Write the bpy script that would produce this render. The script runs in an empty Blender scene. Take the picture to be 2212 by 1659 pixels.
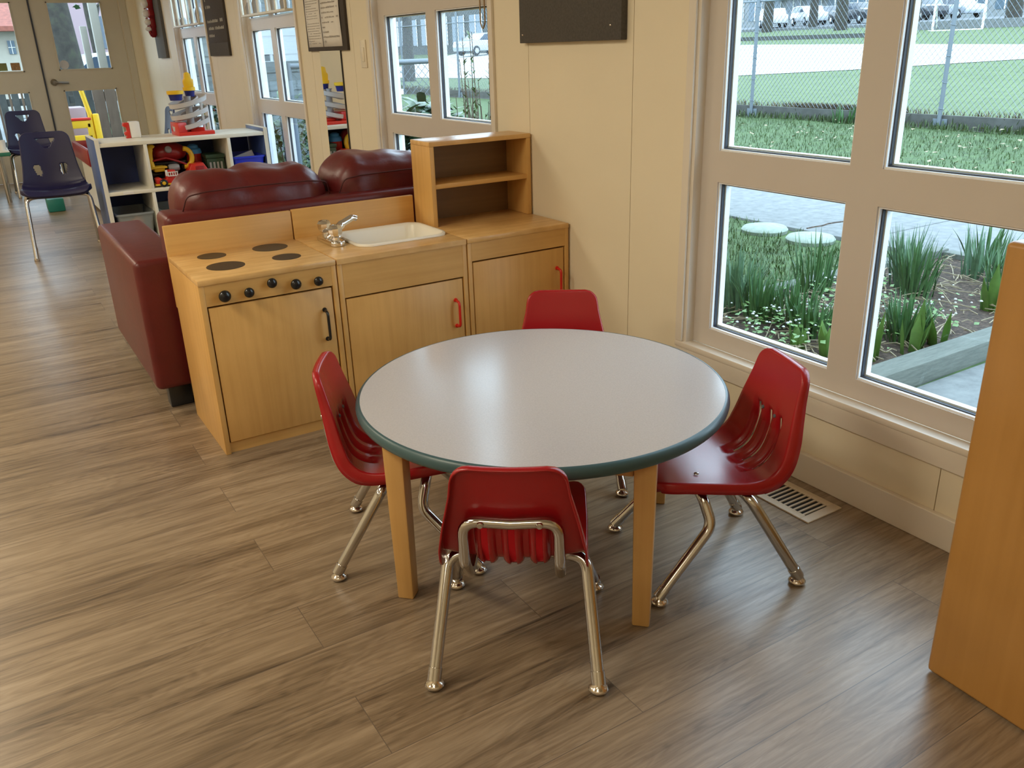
import bpy, bmesh, math, random
from mathutils import Vector, Matrix, Euler, noise
R = random.Random(7)
C = bpy.context.scene.collection
PI = math.pi

# ------------------------------------------------------------------ materials
def srgb(r, g, b):
    f = lambda c: (c/255/12.92) if c/255 <= 0.04045 else ((c/255+0.055)/1.055)**2.4
    return (f(r), f(g), f(b), 1)

class NT:
    def __init__(s, name):
        s.m = bpy.data.materials.new(name); s.m.use_nodes = True
        s.t = s.m.node_tree; s.n = s.t.nodes; s.n.clear()
        s.out = s.n.new('ShaderNodeOutputMaterial')
    def add(s, typ, **kw):
        nd = s.n.new(typ)
        for k, v in kw.items():
            if k.startswith('i_'):
                nd.inputs[k[2:].replace('_', ' ')].default_value = v
            else:
                setattr(nd, k, v)
        return nd
    def link(s, a, ao, b, bi):
        s.t.links.new(a.outputs[ao], b.inputs[bi])
    def ramp(s, src, so, stops, interp='LINEAR'):
        r = s.n.new('ShaderNodeValToRGB'); r.color_ramp.interpolation = interp
        e = r.color_ramp.elements
        while len(e) < len(stops): e.new(0.5)
        for k, (p, c) in enumerate(stops):
            e[k].position = p; e[k].color = c if len(c) == 4 else (*c, 1)
        s.link(src, so, r, 'Fac'); return r
    def coords(s, scale=(1, 1, 1), loc=(0, 0, 0), rot=(0, 0, 0)):
        tc = s.n.new('ShaderNodeTexCoord'); mp = s.n.new('ShaderNodeMapping')
        mp.inputs['Scale'].default_value = scale; mp.inputs['Location'].default_value = loc
        mp.inputs['Rotation'].default_value = rot
        s.link(tc, 'Object', mp, 'Vector'); return mp

def mat(name, col, rough=0.5, metal=0.0, var=0.0, vscale=8.0, bump=0.0, bscale=60.0, coat=0.0, spec=0.5, stretch=(1, 1, 1)):
    """Principled material with a little procedural variation of colour and relief."""
    s = NT(name)
    p = s.add('ShaderNodeBsdfPrincipled')
    p.inputs['Roughness'].default_value = rough; p.inputs['Metallic'].default_value = metal
    p.inputs['Coat Weight'].default_value = coat; p.inputs['Specular IOR Level'].default_value = spec
    mp = s.coords(stretch)
    nz = s.add('ShaderNodeTexNoise'); nz.inputs['Scale'].default_value = vscale; nz.inputs['Detail'].default_value = 4
    s.link(mp, 'Vector', nz, 'Vector')
    v = max(var, 0.01)
    a = [max(0, c*(1-v)) for c in col[:3]]; b = [min(1, c*(1+v)) for c in col[:3]]
    rp = s.ramp(nz, 'Fac', [(0.3, a), (0.7, b)])
    s.link(rp, 'Color', p, 'Base Color')
    if bump:
        n2 = s.add('ShaderNodeTexNoise'); n2.inputs['Scale'].default_value = bscale; n2.inputs['Detail'].default_value = 3
        s.link(mp, 'Vector', n2, 'Vector')
        bp = s.add('ShaderNodeBump'); bp.inputs['Strength'].default_value = bump; bp.inputs['Distance'].default_value = 0.004
        s.link(n2, 'Fac', bp, 'Height'); s.link(bp, 'Normal', p, 'Normal')
    s.link(p, 'BSDF', s.out, 'Surface')
    return s.m

def wood(name, light, dark, axis=2, rough=0.4, fine=60, blotch=1.0):
    """Maple-like ply: faint grain running along one axis, soft blotches."""
    s = NT(name)
    p = s.add('ShaderNodeBsdfPrincipled'); p.inputs['Roughness'].default_value = rough
    st = [fine, fine, fine]; st[axis] = 2.0
    mp = s.coords(tuple(st))
    nz = s.add('ShaderNodeTexNoise'); nz.inputs['Scale'].default_value = 1.0; nz.inputs['Detail'].default_value = 5
    s.link(mp, 'Vector', nz, 'Vector')
    m2 = s.coords((4, 4, 4))
    n2 = s.add('ShaderNodeTexNoise'); n2.inputs['Scale'].default_value = 1.3*blotch; n2.inputs['Detail'].default_value = 6
    s.link(m2, 'Vector', n2, 'Vector')
    mx = s.add('ShaderNodeMath', operation='ADD'); s.link(nz, 'Fac', mx, 0); s.link(n2, 'Fac', mx, 1)
    hv = s.add('ShaderNodeMath', operation='MULTIPLY'); s.link(mx, 'Value', hv, 0); hv.inputs[1].default_value = 0.5
    rp = s.ramp(hv, 'Value', [(0.32, dark), (0.68, light)])
    s.link(rp, 'Color', p, 'Base Color')
    s.link(p, 'BSDF', s.out, 'Surface')
    return s.m

def floor_mat():
    s = NT('vinyl_planks')
    p = s.add('ShaderNodeBsdfPrincipled')
    mp = s.coords((1, 1, 1), (0.35, -0.09+0.178*40, 0))
    bk = s.add('ShaderNodeTexBrick')
    bk.offset = 0.37; bk.offset_frequency = 2; bk.squash = 1.0
    bk.inputs['Scale'].default_value = 1.0
    bk.inputs['Brick Width'].default_value = 1.22; bk.inputs['Row Height'].default_value = 0.178
    bk.inputs['Mortar Size'].default_value = 0.0009; bk.inputs['Mortar Smooth'].default_value = 0.0
    bk.inputs['Color1'].default_value = (0, 0, 0, 1); bk.inputs['Color2'].default_value = (1, 1, 1, 1)
    bk.inputs['Mortar'].default_value = (0.5, 0.5, 0.5, 1)
    s.link(mp, 'Vector', bk, 'Vector')
    # every plank shifts its own grain
    sh = s.add('ShaderNodeVectorMath', operation='MULTIPLY'); s.link(bk, 'Color', sh, 0); sh.inputs[1].default_value = (7, 3, 0)
    ad = s.add('ShaderNodeVectorMath', operation='ADD'); s.link(mp, 'Vector', ad, 0); s.link(sh, 'Vector', ad, 1)
    g1 = s.add('ShaderNodeMapping'); g1.inputs['Scale'].default_value = (1.6, 42, 1); s.link(ad, 'Vector', g1, 'Vector')
    n1 = s.add('ShaderNodeTexNoise'); n1.inputs['Scale'].default_value = 1.6; n1.inputs['Detail'].default_value = 8; n1.inputs['Roughness'].default_value = 0.7
    s.link(g1, 'Vector', n1, 'Vector')
    g2 = s.add('ShaderNodeMapping'); g2.inputs['Scale'].default_value = (1.0, 7.0, 1); s.link(ad, 'Vector', g2, 'Vector')
    n2 = s.add('ShaderNodeTexNoise'); n2.inputs['Scale'].default_value = 1.7; n2.inputs['Detail'].default_value = 4; n2.inputs['Distortion'].default_value = 0.6
    s.link(g2, 'Vector', n2, 'Vector')
    # cathedral figure: contour lines of the broad noise
    ct = s.add('ShaderNodeMath', operation='MULTIPLY'); s.link(n2, 'Fac', ct, 0); ct.inputs[1].default_value = 95
    sn = s.add('ShaderNodeMath', operation='SINE'); s.link(ct, 'Value', sn, 0)
    sn2 = s.add('ShaderNodeMath', operation='MULTIPLY'); s.link(sn, 'Value', sn2, 0); sn2.inputs[1].default_value = 0.022
    a1 = s.add('ShaderNodeMath', operation='MULTIPLY'); s.link(n1, 'Fac', a1, 0); a1.inputs[1].default_value = 0.46
    g3 = s.add('ShaderNodeMapping'); g3.inputs['Scale'].default_value = (1.3, 15, 1); s.link(ad, 'Vector', g3, 'Vector')
    n3 = s.add('ShaderNodeTexNoise'); n3.inputs['Scale'].default_value = 1.5; n3.inputs['Detail'].default_value = 7; n3.inputs['Roughness'].default_value = 0.6
    s.link(g3, 'Vector', n3, 'Vector')
    a1b = s.add('ShaderNodeMath', operation='MULTIPLY_ADD'); s.link(n3, 'Fac', a1b, 0); a1b.inputs[1].default_value = 0.34; s.link(a1, 'Value', a1b, 2)
    a2 = s.add('ShaderNodeMath', operation='MULTIPLY_ADD'); s.link(n2, 'Fac', a2, 0); a2.inputs[1].default_value = 0.26; s.link(a1b, 'Value', a2, 2)
    a3 = s.add('ShaderNodeMath', operation='ADD'); s.link(a2, 'Value', a3, 0); s.link(sn2, 'Value', a3, 1)
    sep = s.add('ShaderNodeSeparateColor'); s.link(bk, 'Color', sep, 'Color')
    a4 = s.add('ShaderNodeMath', operation='MULTIPLY_ADD'); s.link(sep, 'Red', a4, 0); a4.inputs[1].default_value = 0.07; s.link(a3, 'Value', a4, 2)
    rp = s.ramp(a4, 'Value', [(0.41, (0.075, 0.051, 0.032)), (0.52, (0.20, 0.143, 0.09)), (0.63, (0.31, 0.232, 0.154)), (0.76, (0.42, 0.328, 0.23))])
    mx = s.add('ShaderNodeMix', data_type='RGBA'); s.link(bk, 'Fac', mx, 0)
    s.link(rp, 'Color', mx, 6); mx.inputs[7].default_value = (0.14, 0.105, 0.078, 1)
    s.link(mx, 2, p, 'Base Color')
    rr = s.ramp(n1, 'Fac', [(0.3, (0.36,)*3), (0.7, (0.26,)*3)])
    s.link(rr, 'Color', p, 'Roughness'); p.inputs['Specular IOR Level'].default_value = 0.65
    bp = s.add('ShaderNodeBump'); bp.inputs['Strength'].default_value = 0.25; bp.inputs['Distance'].default_value = 0.002
    s.link(a3, 'Value', bp, 'Height'); s.link(bp, 'Normal', p, 'Normal')
    s.link(p, 'BSDF', s.out, 'Surface')
    return s.m

def glass_mat(name='pane_glass', tint=(0.93, 0.97, 0.98, 1)):
    s = NT(name)
    t = s.add('ShaderNodeBsdfTransparent'); t.inputs['Color'].default_value = tint
    g = s.add('ShaderNodeBsdfGlossy'); g.inputs['Roughness'].default_value = 0.02
    f = s.add('ShaderNodeFresnel'); f.inputs['IOR'].default_value = 1.3
    ge = s.add('ShaderNodeNewGeometry')
    iv = s.add('ShaderNodeMath', operation='SUBTRACT'); iv.inputs[0].default_value = 1.0; s.link(ge, 'Backfacing', iv, 1)
    ml = s.add('ShaderNodeMath', operation='MULTIPLY'); s.link(f, 'Fac', ml, 0); s.link(iv, 'Value', ml, 1)
    m = s.add('ShaderNodeMixShader'); s.link(ml, 'Value', m, 0); s.link(t, 'BSDF', m, 1); s.link(g, 'BSDF', m, 2)
    s.link(m, 'Shader', s.out, 'Surface'); return s.m

def clear_plastic(name):
    s = NT(name)
    t = s.add('ShaderNodeBsdfTransparent'); t.inputs['Color'].default_value = (0.8, 0.84, 0.84, 1)
    g = s.add('ShaderNodeBsdfPrincipled'); g.inputs['Base Color'].default_value = (0.5, 0.53, 0.53, 1); g.inputs['Roughness'].default_value = 0.3
    m = s.add('ShaderNodeMixShader'); m.inputs[0].default_value = 0.45; s.link(t, 'BSDF', m, 1); s.link(g, 'BSDF', m, 2)
    s.link(m, 'Shader', s.out, 'Surface'); return s.m

def ground_mat(name, cols, scale, detail=8, rough=0.9, bump=0.4, scale2=None, stretch=(1, 1, 1)):
    s = NT(name); p = s.add('ShaderNodeBsdfPrincipled'); p.inputs['Roughness'].default_value = rough
    mp = s.coords(stretch)
    n = s.add('ShaderNodeTexNoise'); n.inputs['Scale'].default_value = scale; n.inputs['Detail'].default_value = detail; n.inputs['Roughness'].default_value = 0.65
    s.link(mp, 'Vector', n, 'Vector')
    k = len(cols); rp = s.ramp(n, 'Fac', [(0.28+0.44*i/(k-1), c) for i, c in enumerate(cols)])
    s.link(rp, 'Color', p, 'Base Color')
    bp = s.add('ShaderNodeBump'); bp.inputs['Strength'].default_value = bump; bp.inputs['Distance'].default_value = 0.02
    s.link(n, 'Fac', bp, 'Height'); s.link(bp, 'Normal', p, 'Normal')
    s.link(p, 'BSDF', s.out, 'Surface'); return s.m

M = {}
M['floor'] = floor_mat()
M['wall'] = mat('cream_wall_paint', (0.80, 0.72, 0.55), 0.55, var=0.02, vscale=3, bump=0.05, bscale=150)
M['trim'] = mat('white_trim_paint', (0.74, 0.68, 0.59), 0.4, var=0.015)
M['door'] = mat('door_paint', (0.55, 0.50, 0.40), 0.45, var=0.02)
M['frame'] = mat('window_vinyl', (0.62, 0.57, 0.52), 0.35, var=0.01)
M['bead'] = mat('white_glazing_bead', (0.86, 0.88, 0.9), 0.35)
M['gasket'] = mat('black_gasket', (0.03, 0.035, 0.05), 0.5)
M['glass'] = glass_mat()
M['ceil'] = mat('ceiling_tile', (0.8, 0.78, 0.72), 0.8, var=0.03, vscale=40)
ML, MD = (0.71, 0.42, 0.140), (0.57, 0.315, 0.09)
M['maple_v'] = wood('maple_upright', ML, MD, 2)
M['maple_h'] = wood('maple_across', ML, MD, 0)
M['maple_t'] = wood('maple_worn_top', (0.80, 0.52, 0.225), (0.57, 0.315, 0.095), 0, 0.3, blotch=2.5)
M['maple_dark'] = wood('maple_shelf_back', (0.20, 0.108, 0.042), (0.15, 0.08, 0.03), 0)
M['oak'] = wood('amber_birch_panel', (0.50, 0.26, 0.075), (0.41, 0.205, 0.052), 2, 0.32, fine=45)
M['legwood'] = wood('table_leg_birch', (0.66, 0.40, 0.15), (0.54, 0.31, 0.10), 2, 0.4)
M['burner'] = mat('burner_paint', (0.035, 0.028, 0.02), 0.4, var=0.1)
M['black'] = mat('black_plastic', (0.012, 0.012, 0.013), 0.18)
M['blackmetal'] = mat('dark_metal', (0.02, 0.02, 0.022), 0.35)
M['redplastic'] = mat('red_shell_plastic', (0.37, 0.010, 0.014), 0.26, var=0.03, bump=0.06, bscale=500)
M['redhandle'] = mat('red_handle', (0.60, 0.02, 0.012), 0.3)
M['chrome'] = mat('chrome_tube', (0.58, 0.565, 0.55), 0.13, metal=1.0)
M['nickel'] = mat('nickel_glide', (0.68, 0.62, 0.55), 0.16, metal=1.0)
M['faucet'] = mat('faucet_chrome', (0.82, 0.82, 0.83), 0.07, metal=1.0)
M['basin'] = mat('cream_basin_plastic', (0.86, 0.83, 0.74), 0.3, var=0.01)
M['lam'] = mat('grey_speckled_laminate', (0.50, 0.468, 0.462), 0.2, var=0.05, vscale=260)
M['teal'] = mat('teal_edge_band', (0.045, 0.10, 0.115), 0.35)
M['sofa'] = mat('burgundy_vinyl', (0.115, 0.011, 0.011), 0.36, var=0.12, vscale=10, bump=0.22, bscale=45)
M['sofaseam'] = mat('burgundy_seam', (0.06, 0.008, 0.008), 0.6)
M['bluechair'] = mat('navy_shell_plastic', (0.014, 0.013, 0.062), 0.42, var=0.03)
M['shelfblue'] = mat('blue_shelf_laminate', (0.09, 0.15, 0.36), 0.4, var=0.03)
M['shelfnavy'] = mat('navy_shelf_back', (0.045, 0.07, 0.22), 0.45, var=0.05)
M['shelfwhite'] = mat('white_shelf_laminate', (0.80, 0.77, 0.66), 0.35, var=0.02)
M['toyred'] = mat('toy_red', (0.58, 0.025, 0.015), 0.3)
M['toydarkred'] = mat('toy_dark_red', (0.30, 0.012, 0.015), 0.3)
M['toyyellow'] = mat('toy_yellow', (0.80, 0.48, 0.02), 0.35)
M['toyblue'] = mat('toy_blue', (0.02, 0.04, 0.55), 0.3)
M['toynavy'] = mat('toy_navy', (0.015, 0.02, 0.16), 0.35)
M['toycyan'] = mat('toy_light_blue', (0.06, 0.32, 0.75), 0.35)
M['toywhite'] = mat('toy_white', (0.80, 0.78, 0.74), 0.35)
M['toygrey'] = mat('toy_grey', (0.30, 0.30, 0.30), 0.4)
M['toygreen'] = mat('toy_dark_green', (0.02, 0.055, 0.03), 0.45)
M['rampgrey'] = mat('marble_run_grey', (0.52, 0.50, 0.50), 0.35, var=0.04)
M['clear'] = clear_plastic('clear_bin_plastic')
M['felt'] = mat('charcoal_felt', (0.085, 0.078, 0.07), 0.9, var=0.15, vscale=120, bump=0.4, bscale=300)
M['feltbrown'] = mat('dark_brown_board', (0.06, 0.048, 0.04), 0.8, var=0.1, vscale=60)
M['chalk'] = mat('chalk_marks', (0.42, 0.40, 0.35), 0.9)
M['paper'] = mat('white_paper', (0.80, 0.77, 0.72), 0.7, var=0.015)
M['ink'] = mat('pale_ink', (0.42, 0.39, 0.36), 0.8)
M['mirror'] = mat('mirror_silver', (0.80, 0.82, 0.83), 0.015, metal=1.0)
M['switch'] = mat('cream_switch_plastic', (0.80, 0.73, 0.58), 0.35)
M['ventmetal'] = mat('beige_register_metal', (0.62, 0.52, 0.38), 0.4, metal=0.0)
M['ventdark'] = mat('duct_dark', (0.008, 0.007, 0.006), 0.9)
M['steel'] = mat('brushed_lever', (0.35, 0.32, 0.28), 0.3, metal=1.0)
M['greentable'] = mat('green_edge_table', (0.03, 0.18, 0.10), 0.4)
M['basket'] = mat('brown_basket', (0.30, 0.17, 0.08), 0.8, var=0.3, vscale=60, bump=0.6, bscale=90)
M['teal_bin'] = mat('teal_plastic', (0.02, 0.22, 0.20), 0.4)
M['bead_chain'] = mat('brass_bead_chain', (0.30, 0.20, 0.10), 0.4, metal=0.6)
# outdoors
M['lawn'] = ground_mat('lawn_turf', [(0.02, 0.042, 0.012), (0.045, 0.085, 0.02), (0.07, 0.12, 0.03)], 9)
M['field'] = ground_mat('field_turf', [(0.042, 0.072, 0.018), (0.064, 0.10, 0.026), (0.088, 0.125, 0.036)], 3)
M['gravel'] = ground_mat('pale_gravel', [(0.44, 0.44, 0.43), (0.54, 0.54, 0.53)], 6)
M['concrete'] = ground_mat('walk_concrete', [(0.105, 0.11, 0.11), (0.15, 0.157, 0.155), (0.19, 0.2, 0.195)], 14, bump=0.15)
M['stonegreen'] = ground_mat('mossy_stone', [(0.17, 0.21, 0.17), (0.27, 0.31, 0.26)], 25, bump=0.1)
M['soil'] = ground_mat('bark_mulch', [(0.016, 0.010, 0.007), (0.06, 0.038, 0.025), (0.17, 0.115, 0.078)], 45, bump=1.0)
M['timber'] = ground_mat('weathered_timber', [(0.075, 0.085, 0.072), (0.14, 0.15, 0.13)], 12, stretch=(1, 8, 8), bump=0.2)
M['board'] = ground_mat('weathered_board', [(0.04, 0.042, 0.038), (0.085, 0.088, 0.08)], 5, bump=0.2)
M['galv'] = mat('galvanised_steel', (0.16, 0.19, 0.22), 0.5, metal=0.25)
M['leaf'] = mat('daffodil_leaf', (0.05, 0.125, 0.04), 0.45, var=0.25, vscale=30)
M['leaf2'] = mat('bluish_leaf', (0.075, 0.15, 0.08), 0.5, var=0.25, vscale=30)
M['leaf3'] = mat('bright_leaf', (0.085, 0.17, 0.03), 0.45, var=0.2, vscale=30)
M['blade'] = mat('grass_blades', (0.044, 0.078, 0.018), 0.6, var=0.3, vscale=3)
M['straw'] = mat('dry_straw', (0.27, 0.22, 0.14), 0.8, var=0.25, vscale=30)
M['deadgrass'] = mat('dry_grass', (0.10, 0.075, 0.042), 0.9, var=0.4, vscale=20)
M['blossom'] = mat('white_blossom', (0.45, 0.47, 0.46), 0.6)
M['bushleaf'] = mat('bush_leaf', (0.03, 0.075, 0.03), 0.35, var=0.35, vscale=12)
M['hedgeleaf'] = mat('hedge_leaf', (0.05, 0.10, 0.028), 0.5, var=0.4, vscale=8)
M['bark'] = ground_mat('tree_bark', [(0.018, 0.016, 0.013), (0.04, 0.035, 0.028), (0.055, 0.06, 0.035)], 7, bump=0.6)
M['twig'] = mat('bare_twig', (0.10, 0.075, 0.055), 0.8, var=0.2)
M['carwhite'] = mat('white_car_paint', (0.6, 0.61, 0.62), 0.2, coat=0.5)
M['carsilver'] = mat('silver_car_paint', (0.45, 0.48, 0.52), 0.25, metal=0.3, coat=0.5)
M['carblack'] = mat('dark_car_paint', (0.025, 0.028, 0.035), 0.2, coat=0.5)
M['carglass'] = mat('car_window', (0.05, 0.07, 0.10), 0.08)
M['tyre'] = mat('tyre_rubber', (0.015, 0.015, 0.016), 0.8)
M['asphalt'] = ground_mat('street_asphalt', [(0.09, 0.095, 0.10), (0.13, 0.135, 0.14)], 10)
M['facade'] = mat('pale_facade', (0.22, 0.23, 0.24), 0.7, var=0.08, vscale=1)
M['facadewin'] = mat('facade_window', (0.10, 0.14, 0.18), 0.15)
M['awning'] = mat('teal_awning', (0.02, 0.20, 0.16), 0.6)
M['shingle'] = ground_mat('grey_shingles', [(0.10, 0.12, 0.125), (0.16, 0.185, 0.2)], 6, stretch=(1, 1, 6), bump=0.3)
M['cedar'] = wood('cedar_fence', (0.16, 0.11, 0.075), (0.09, 0.06, 0.042), 2, 0.8, fine=22)
M['creampost'] = mat('pale_post', (0.24, 0.22, 0.18), 0.6, var=0.05)
M['stucco'] = mat('cream_stucco', (0.38, 0.35, 0.29), 0.8, var=0.03)
M['tileroof'] = mat('red_tile_roof', (0.24, 0.07, 0.045), 0.7, var=0.2, vscale=10)
M['brick'] = mat('orange_brick', (0.42, 0.17, 0.10), 0.8, var=0.2, vscale=12)
M['pinkslide'] = mat('pale_pink_plastic', (0.34, 0.24, 0.27), 0.4)

# ------------------------------------------------------------------ mesh tools
ORG = {}
def bm_new(): return bmesh.new()

def bm_box(bm, x0, x1, y0, y1, z0, z1, bev=0.0, seg=2, mtx=None):
    t = bmesh.new()
    vs = [t.verts.new((x, y, z)) for z in (z0, z1) for y in (y0, y1) for x in (x0, x1)]
    for f in ((0, 2, 3, 1), (4, 5, 7, 6), (0, 1, 5, 4), (2, 6, 7, 3), (0, 4, 6, 2), (1, 3, 7, 5)):
        t.faces.new([vs[i] for i in f])
    if bev > 0:
        bmesh.ops.bevel(t, geom=list(t.edges), offset=bev, segments=seg, profile=0.5, affect='EDGES')
    merge(bm, t, mtx)

def merge(bm, t, mtx=None):
    if mtx is not None: bmesh.ops.transform(t, matrix=mtx, verts=t.verts)
    me = bpy.data.meshes.new('tmp'); t.to_mesh(me); t.free(); bm.from_mesh(me); bpy.data.meshes.remove(me)

def fillet(pts, rad, n=6):
    pts = [Vector(p) for p in pts]; out = [pts[0]]
    for a, b, c in zip(pts, pts[1:], pts[2:]):
        u = (a-b); v = (c-b); lu, lv = u.length, v.length; u.normalize(); v.normalize()
        ang = u.angle(v)
        if ang > PI-0.02: out.append(b); continue
        d = min(rad/math.tan(ang/2), lu*0.49, lv*0.49)
        p0, p1 = b+u*d, b+v*d
        for k in range(n+1):
            s = k/n
            out.append((1-s)**2*p0+2*s*(1-s)*b+s*s*p1)
    out.append(pts[-1]); return out

def bm_tube(bm, pts, r, seg=10, cap=True, r_end=None):
    pts = [Vector(p) for p in pts]; n = len(pts); rings = []
    d0 = (pts[1]-pts[0]).normalized()
    nrm = d0.orthogonal().normalized()
    for i, p in enumerate(pts):
        d = (pts[min(i+1, n-1)]-pts[max(i-1, 0)]).normalized()
        nrm = (nrm - d*nrm.dot(d))
        if nrm.length < 1e-6: nrm = d.orthogonal()
        nrm.normalize(); bn = d.cross(nrm)
        rr = r if r_end is None else r+(r_end-r)*i/(n-1)
        rings.append([bm.verts.new(p+(nrm*math.cos(2*PI*k/seg)+bn*math.sin(2*PI*k/seg))*rr) for k in range(seg)])
    for a, b in zip(rings, rings[1:]):
        for k in range(seg):
            bm.faces.new((a[k], a[(k+1) % seg], b[(k+1) % seg], b[k]))
    if cap:
        bm.faces.new(list(reversed(rings[0]))); bm.faces.new(rings[-1])

def bm_lathe(bm, prof, seg=24, mtx=None):
    """prof: list of (radius, z) from bottom to top, revolved around z."""
    t = bmesh.new(); rings = []
    for r, z in prof:
        if r < 1e-6: rings.append([t.verts.new((0, 0, z))])
        else: rings.append([t.verts.new((r*math.cos(2*PI*k/seg), r*math.sin(2*PI*k/seg), z)) for k in range(seg)])
    for a, b in zip(rings, rings[1:]):
        if len(a) == 1 and len(b) == 1: continue
        for k in range(seg):
            k2 = (k+1) % seg
            if len(a) == 1: t.faces.new((a[0], b[k2], b[k]))
            elif len(b) == 1: t.faces.new((a[k], a[k2], b[0]))
            else: t.faces.new((a[k], a[k2], b[k2], b[k]))
    if len(rings[0]) > 1: t.faces.new(list(reversed(rings[0])))
    if len(rings[-1]) > 1: t.faces.new(rings[-1])
    merge(bm, t, mtx)

def bm_prism(bm, poly, z0, z1, mtx=None, bev=0.0):
    t = bmesh.new(); n = len(poly)
    lo = [t.verts.new((x, y, z0)) for x, y in poly]; hi = [t.verts.new((x, y, z1)) for x, y in poly]
    t.faces.new(list(reversed(lo))); t.faces.new(hi)
    for i in range(n): t.faces.new((lo[i], lo[(i+1) % n], hi[(i+1) % n], hi[i]))
    bmesh.ops.recalc_face_normals(t, faces=t.faces)
    if bev: bmesh.ops.bevel(t, geom=[e for e in t.edges], offset=bev, segments=2, profile=0.5, affect='EDGES')
    merge(bm, t, mtx)

def T(x, y, z): return Matrix.Translation((x, y, z))
def RX(a): return Matrix.Rotation(a, 4, 'X')
def RY(a): return Matrix.Rotation(a, 4, 'Y')
def RZ(a): return Matrix.Rotation(a, 4, 'Z')

def obj(name, bm, material, parent=None, local=False, smooth=None, recalc=False):
    """Link a bmesh as ONE object. Coordinates are world ones and get moved into the parent's frame unless local."""
    off = Vector((0, 0, 0))
    if parent is not None and not local: off = Vector(ORG[parent.name])
    if recalc: bmesh.ops.recalc_face_normals(bm, faces=bm.faces)
    if off.length: bmesh.ops.translate(bm, vec=-off, verts=bm.verts)
    me = bpy.data.meshes.new(name)
    if smooth is not None:
        for f in bm.faces: f.smooth = True
    bm.to_mesh(me); bm.free()
    if smooth is not None and smooth < 180: me.set_sharp_from_angle(angle=math.radians(smooth))
    me.materials.append(material)
    o = bpy.data.objects.new(name, me); C.objects.link(o)
    if parent is not None: o.parent = parent
    ORG[o.name] = tuple(off)
    return o

def tag(o, label, cat, group=None, kind=None):
    if label: o['label'] = label
    if cat: o['category'] = cat
    if group: o['group'] = group
    if kind: o['kind'] = kind
    return o

def thing(name, label, cat, loc=(0, 0, 0), rz=0.0, group=None):
    o = bpy.data.objects.new(name, None); C.objects.link(o)
    o.location = loc; o.rotation_euler = (0, 0, rz); o.empty_display_size = 0.1
    ORG[o.name] = tuple(loc)
    return tag(o, label, cat, group)

def struct(name, bm, m, parent=None, smooth=None):
    o = obj(name, bm, m, parent, smooth=smooth)
    if parent is None: o['kind'] = 'structure'
    return o

def dup(root, loc, rz, label, group=None):
    r = root.copy(); C.objects.link(r); r.location = loc; r.rotation_euler = (0, 0, rz); r['label'] = label
    if group: r['group'] = group
    for ch in list(root.children):
        c = ch.copy(); C.objects.link(c); c.parent = r
        for g in list(ch.children):
            d = g.copy(); C.objects.link(d); d.parent = c
    return r

def box(name, x0, x1, y0, y1, z0, z1, m, parent=None, bev=0.0, seg=2, local=False):
    bm = bm_new(); bm_box(bm, x0, x1, y0, y1, z0, z1, bev, seg)
    return obj(name, bm, m, parent, local=local, smooth=35 if bev else None)

# ------------------------------------------------------------------ room shell
WX = 1.869          # inner face of the window wall
YE = 10.64          # inner face of the far wall with the doors
H = 2.55
XL, YB = -4.2, -2.4
WO = 1.985           # outer face of the window wall
bm = bm_new(); bm_box(bm, XL-0.1, WO, YB-0.1, YE+0.12, -0.12, 0); struct('floor', bm, M['floor'])
bm = bm_new(); bm_box(bm, XL-0.1, WO+0.3, YB-0.1, YE+0.3, H, H+0.1); struct('ceiling', bm, M['ceil'])

WIN = [1.38, 3.73, 6.055, 8.30]          # centre of each window's mullion
ZB, ZT = 0.285, 2.06
GROOVES = [-1.4, -0.18, 1.04, 2.26, 2.875, 4.59, 4.78, 5.25, 6.80, 7.50, 9.2, 9.9]
def wall_piece(bm, y0, y1, z0, z1):
    ys = [y0]+[g for g in GROOVES if y0+0.03 < g < y1-0.03]+[y1]
    for i, (a, b) in enumerate(zip(ys, ys[1:])):
        bm_box(bm, WX, WX+0.02, a+(0.0012 if i else 0), b-(0.0012 if i < len(ys)-2 else 0), z0, z1)
    bm_box(bm, WX+0.0215, WO, y0, y1, z0, z1)
bm = bm_new()
prev = YB-0.1
for ym in WIN:
    y0, y1 = ym-0.58, ym+0.59
    wall_piece(bm, prev, y0, 0, H)
    wall_piece(bm, y0, y1, 0, ZB-0.02)
    bm_box(bm, WX, WO, y0, y1, ZT, H)
    prev = y1
wall_piece(bm, prev, YE+0.12, 0, H)
struct('wall_right', bm, M['wall'])
bm = bm_new(); bm_box(bm, XL-0.1, XL, YB-0.1, YE+0.12, 0, H); struct('wall_left', bm, M['wall'])
bm = bm_new(); bm_box(bm, XL, WX, YB-0.1, YB, 0, H); struct('wall_back', bm, M['wall'])
# far wall round the double door
DX0, DX1 = -0.03, 1.70
bm = bm_new(); bm_box(bm, XL, DX0+0.004, YE, YE+0.12, 0, H); bm_box(bm, DX1-0.004, WX, YE, YE+0.12, 0, H)
bm_box(bm, DX0+0.004, DX1-0.004, YE, YE+0.12, 2.062, H); struct('wall_far', bm, M['wall'])
bm = bm_new(); bm_box(bm, DX1, DX1+0.07, YE-0.012, YE, 0, 2.1, 0.003); bm_box(bm, DX0-0.07, DX0, YE-0.012, YE, 0, 2.1, 0.003)
bm_box(bm, DX0-0.07, DX1+0.07, YE-0.012, YE, 2.07, 2.14, 0.003); struct('trim_1', bm, M['door'])
# baseboards
bm = bm_new(); bm_box(bm, WX-0.016, WX, YB, YE, 0, 0.088, 0.003); struct('baseboard_right', bm, M['trim'])
bm = bm_new(); bm_box(bm, XL, DX0-0.07, YE-0.016, YE, 0, 0.088); bm_box(bm, DX1+0.07, WX-0.016, YE-0.016, YE, 0, 0.088)
struct('baseboard_far', bm, M['trim'])

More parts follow.
